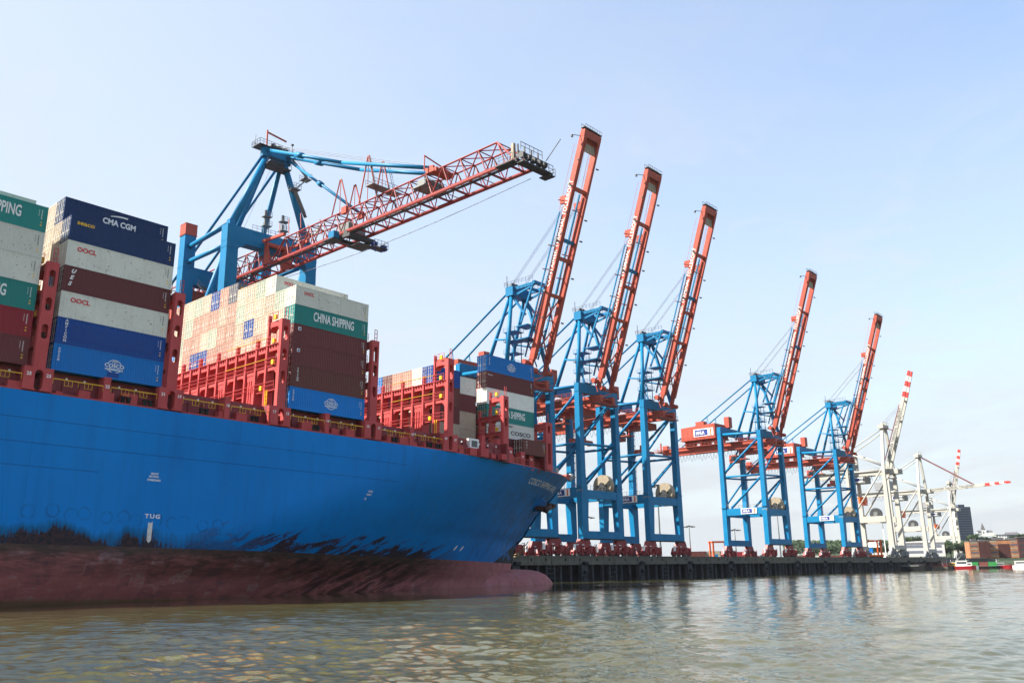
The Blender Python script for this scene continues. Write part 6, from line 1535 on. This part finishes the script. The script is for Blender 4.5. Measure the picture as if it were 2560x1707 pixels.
m = MB(); m.dome((0, 0, 0), 1, 0, R(90), 5, 14, sq=(10, 2.4, 2.2)); o = m.build('covered_trailer', M['tent']); o.location = ground_pt(1786, 440, GZ); o.rotation_euler = (0, 0, face_rz(1786)); tag(o, 'long white tarpaulin-covered load on the yard left of the lone crane', 'load')
r = thing('flatbed_truck', 'blue and white low truck on the yard left of the lone crane', 'truck', ground_pt(1762, 430, GZ), face_rz(1762))
m = MB(); m.bx(-7, 4, -1.2, 1.2, .8, 1.2); m.build('bed', M['navy'], r); m = MB(); m.bx(4.1, 6.4, -1.2, 1.2, .7, 3.0); m.bx(-6.5, 3.5, -1.1, 1.1, 1.25, 1.9); m.build('cab', M['crane_blue'], r)
for x in (-5.5, -4, 3, 5.4): m = MB(); m.tube((x, -1.2, .5), (x, 1.2, .5), .5, 12); m.build('wheel', M['black'], r)
# orange straddle carriers
def carrier(px, depth, label):
    r = thing('straddle_carrier', label, 'carrier', ground_pt(px, depth, GZ), face_rz(px, 20), 'orange straddle carriers')
    m = MB()
    for s_ in (-1, 1):
        m.bx(-4.5, 4.5, s_*2.2-.35, s_*2.2+.35, .9, 1.7)
        for x in (-3.6, 3.6): m.bx(x-.35, x+.35, s_*2.2-.3, s_*2.2+.3, 1.7, 8.0)
        m.bx(-4.2, 4.2, s_*2.2-.3, s_*2.2+.3, 8.0, 8.7)
    m.bx(-3.4, -2.6, -1.9, 1.9, 8.1, 8.6); m.bx(2.6, 3.4, -1.9, 1.9, 8.1, 8.6); m.build('frame', M['orange'], r)
    m = MB(); m.bx(3.0, 4.6, -2.4, -1.0, 6.0, 7.8); m.build('cab', M['glass'], r)
    for s_ in (-1, 1):
        for x in (-3.4, -1.2, 1.2, 3.4): m = MB(); m.tube((x, s_*2.2-.3, .75), (x, s_*2.2+.3, .75), .75, 12); m.build('wheel', M['black'], r)
    return r
carrier(2183, 440, 'orange straddle carrier just right of the last blue crane feet'); carrier(1800, 415, 'orange straddle carrier glimpsed between the lone crane feet')
# light masts
def mast(px, py_top, depth, label, ring=True, mat='galv'):
    p = ground_pt(px, depth, GZ); t = at_px(px, py_top, depth); h_ = t.z-GZ
    r = thing('light_mast', label, 'light mast', p, 0, 'floodlight masts in the yard')
    m = MB(); m.tube((0, 0, 0), (0, 0, h_), .42 if ring else .25, 10, .16); m.bx(-.6, .6, -.6, .6, 0, .5); m.build('pole', M[mat], r)
    if ring:
        m = MB(); w_ = 2.6
        m.beam((-w_, 0, h_), (w_, 0, h_), .3, .2); m.beam((0, -w_, h_), (0, w_, h_), .3, .2); m.tube((0, 0, h_-.2), (0, 0, h_+.4), .7, 10); m.build('head_frame', M['dark'], r)
        for a in range(6): 
            m = MB(); x, y = w_*math.cos(a*1.047), w_*math.sin(a*1.047); m.bx(x-.45, x+.45, y-.45, y+.45, h_-.55, h_-.1); m.build('floodlight', M['dark'], r)
    return r
for px, a, dd, lb in ((1474, 1291, 420, 'thin light mast seen through the portal of the second raised boom crane'), (1653, 1209, 330, 'tall thick light mast behind the third raised boom crane reel'), (1728, 1314, 470, 'light mast standing clear between the near trio and the lone crane'), (1842, 1323, 470, 'light mast seen between the lone crane landside feet'), (1953, 1284, 420, 'light mast seen through the lone crane waterside portal')):
    mast(px, a, dd, lb)
mast(2217, 1308, 420, 'thin white pole between the last blue crane and the first pale crane', False, 'white')

# ---- mooring ropes from the bow to the quay
M['rope'] = plain('mooring_rope', (.34, .24, .12, 1), .8)
for i, (a_, b_, lb) in enumerate((((134.2, 119.6, 10.2), quay_pt(-28.3, .8, 6.4), 'upper tan mooring rope running from the bow down to a quay bollard'), ((133.4, 119.2, 9.2), quay_pt(-28.3, .8, 6.2), 'lower tan mooring rope running from the bow down to a quay bollard'))):
    A_ = M_SHIP @ Vector(a_); B_ = Vector(b_); m = MB()
    m.path([A_.lerp(B_, q/14)+Vector((0, 0, -1.1*math.sin(math.pi*q/14))) for q in range(15)], .09, 6)
    tag(m.build('mooring_rope', M['rope']), lb, 'rope', 'mooring ropes at the bow')

# ---- summer haze over the harbour: one closed box of even, thin air round the whole scene
if HAZE > 0:
    hz = MB(); hz.bx(-420, 1900, -1200, 1900, -3.2, 125); hm = bpy.data.materials.new('haze_air'); hm.use_nodes = True; ht = hm.node_tree; ht.nodes.clear()
    pv_ = ht.nodes.new('ShaderNodeVolumePrincipled'); pv_.inputs['Color'].default_value = (.92, .95, 1, 1); pv_.inputs['Density'].default_value = HAZE; pv_.inputs['Anisotropy'].default_value = .3
    ho = ht.nodes.new('ShaderNodeOutputMaterial'); ht.links.new(pv_.outputs[0], ho.inputs['Volume'])
    tag(hz.build('haze', hm), kind='stuff')
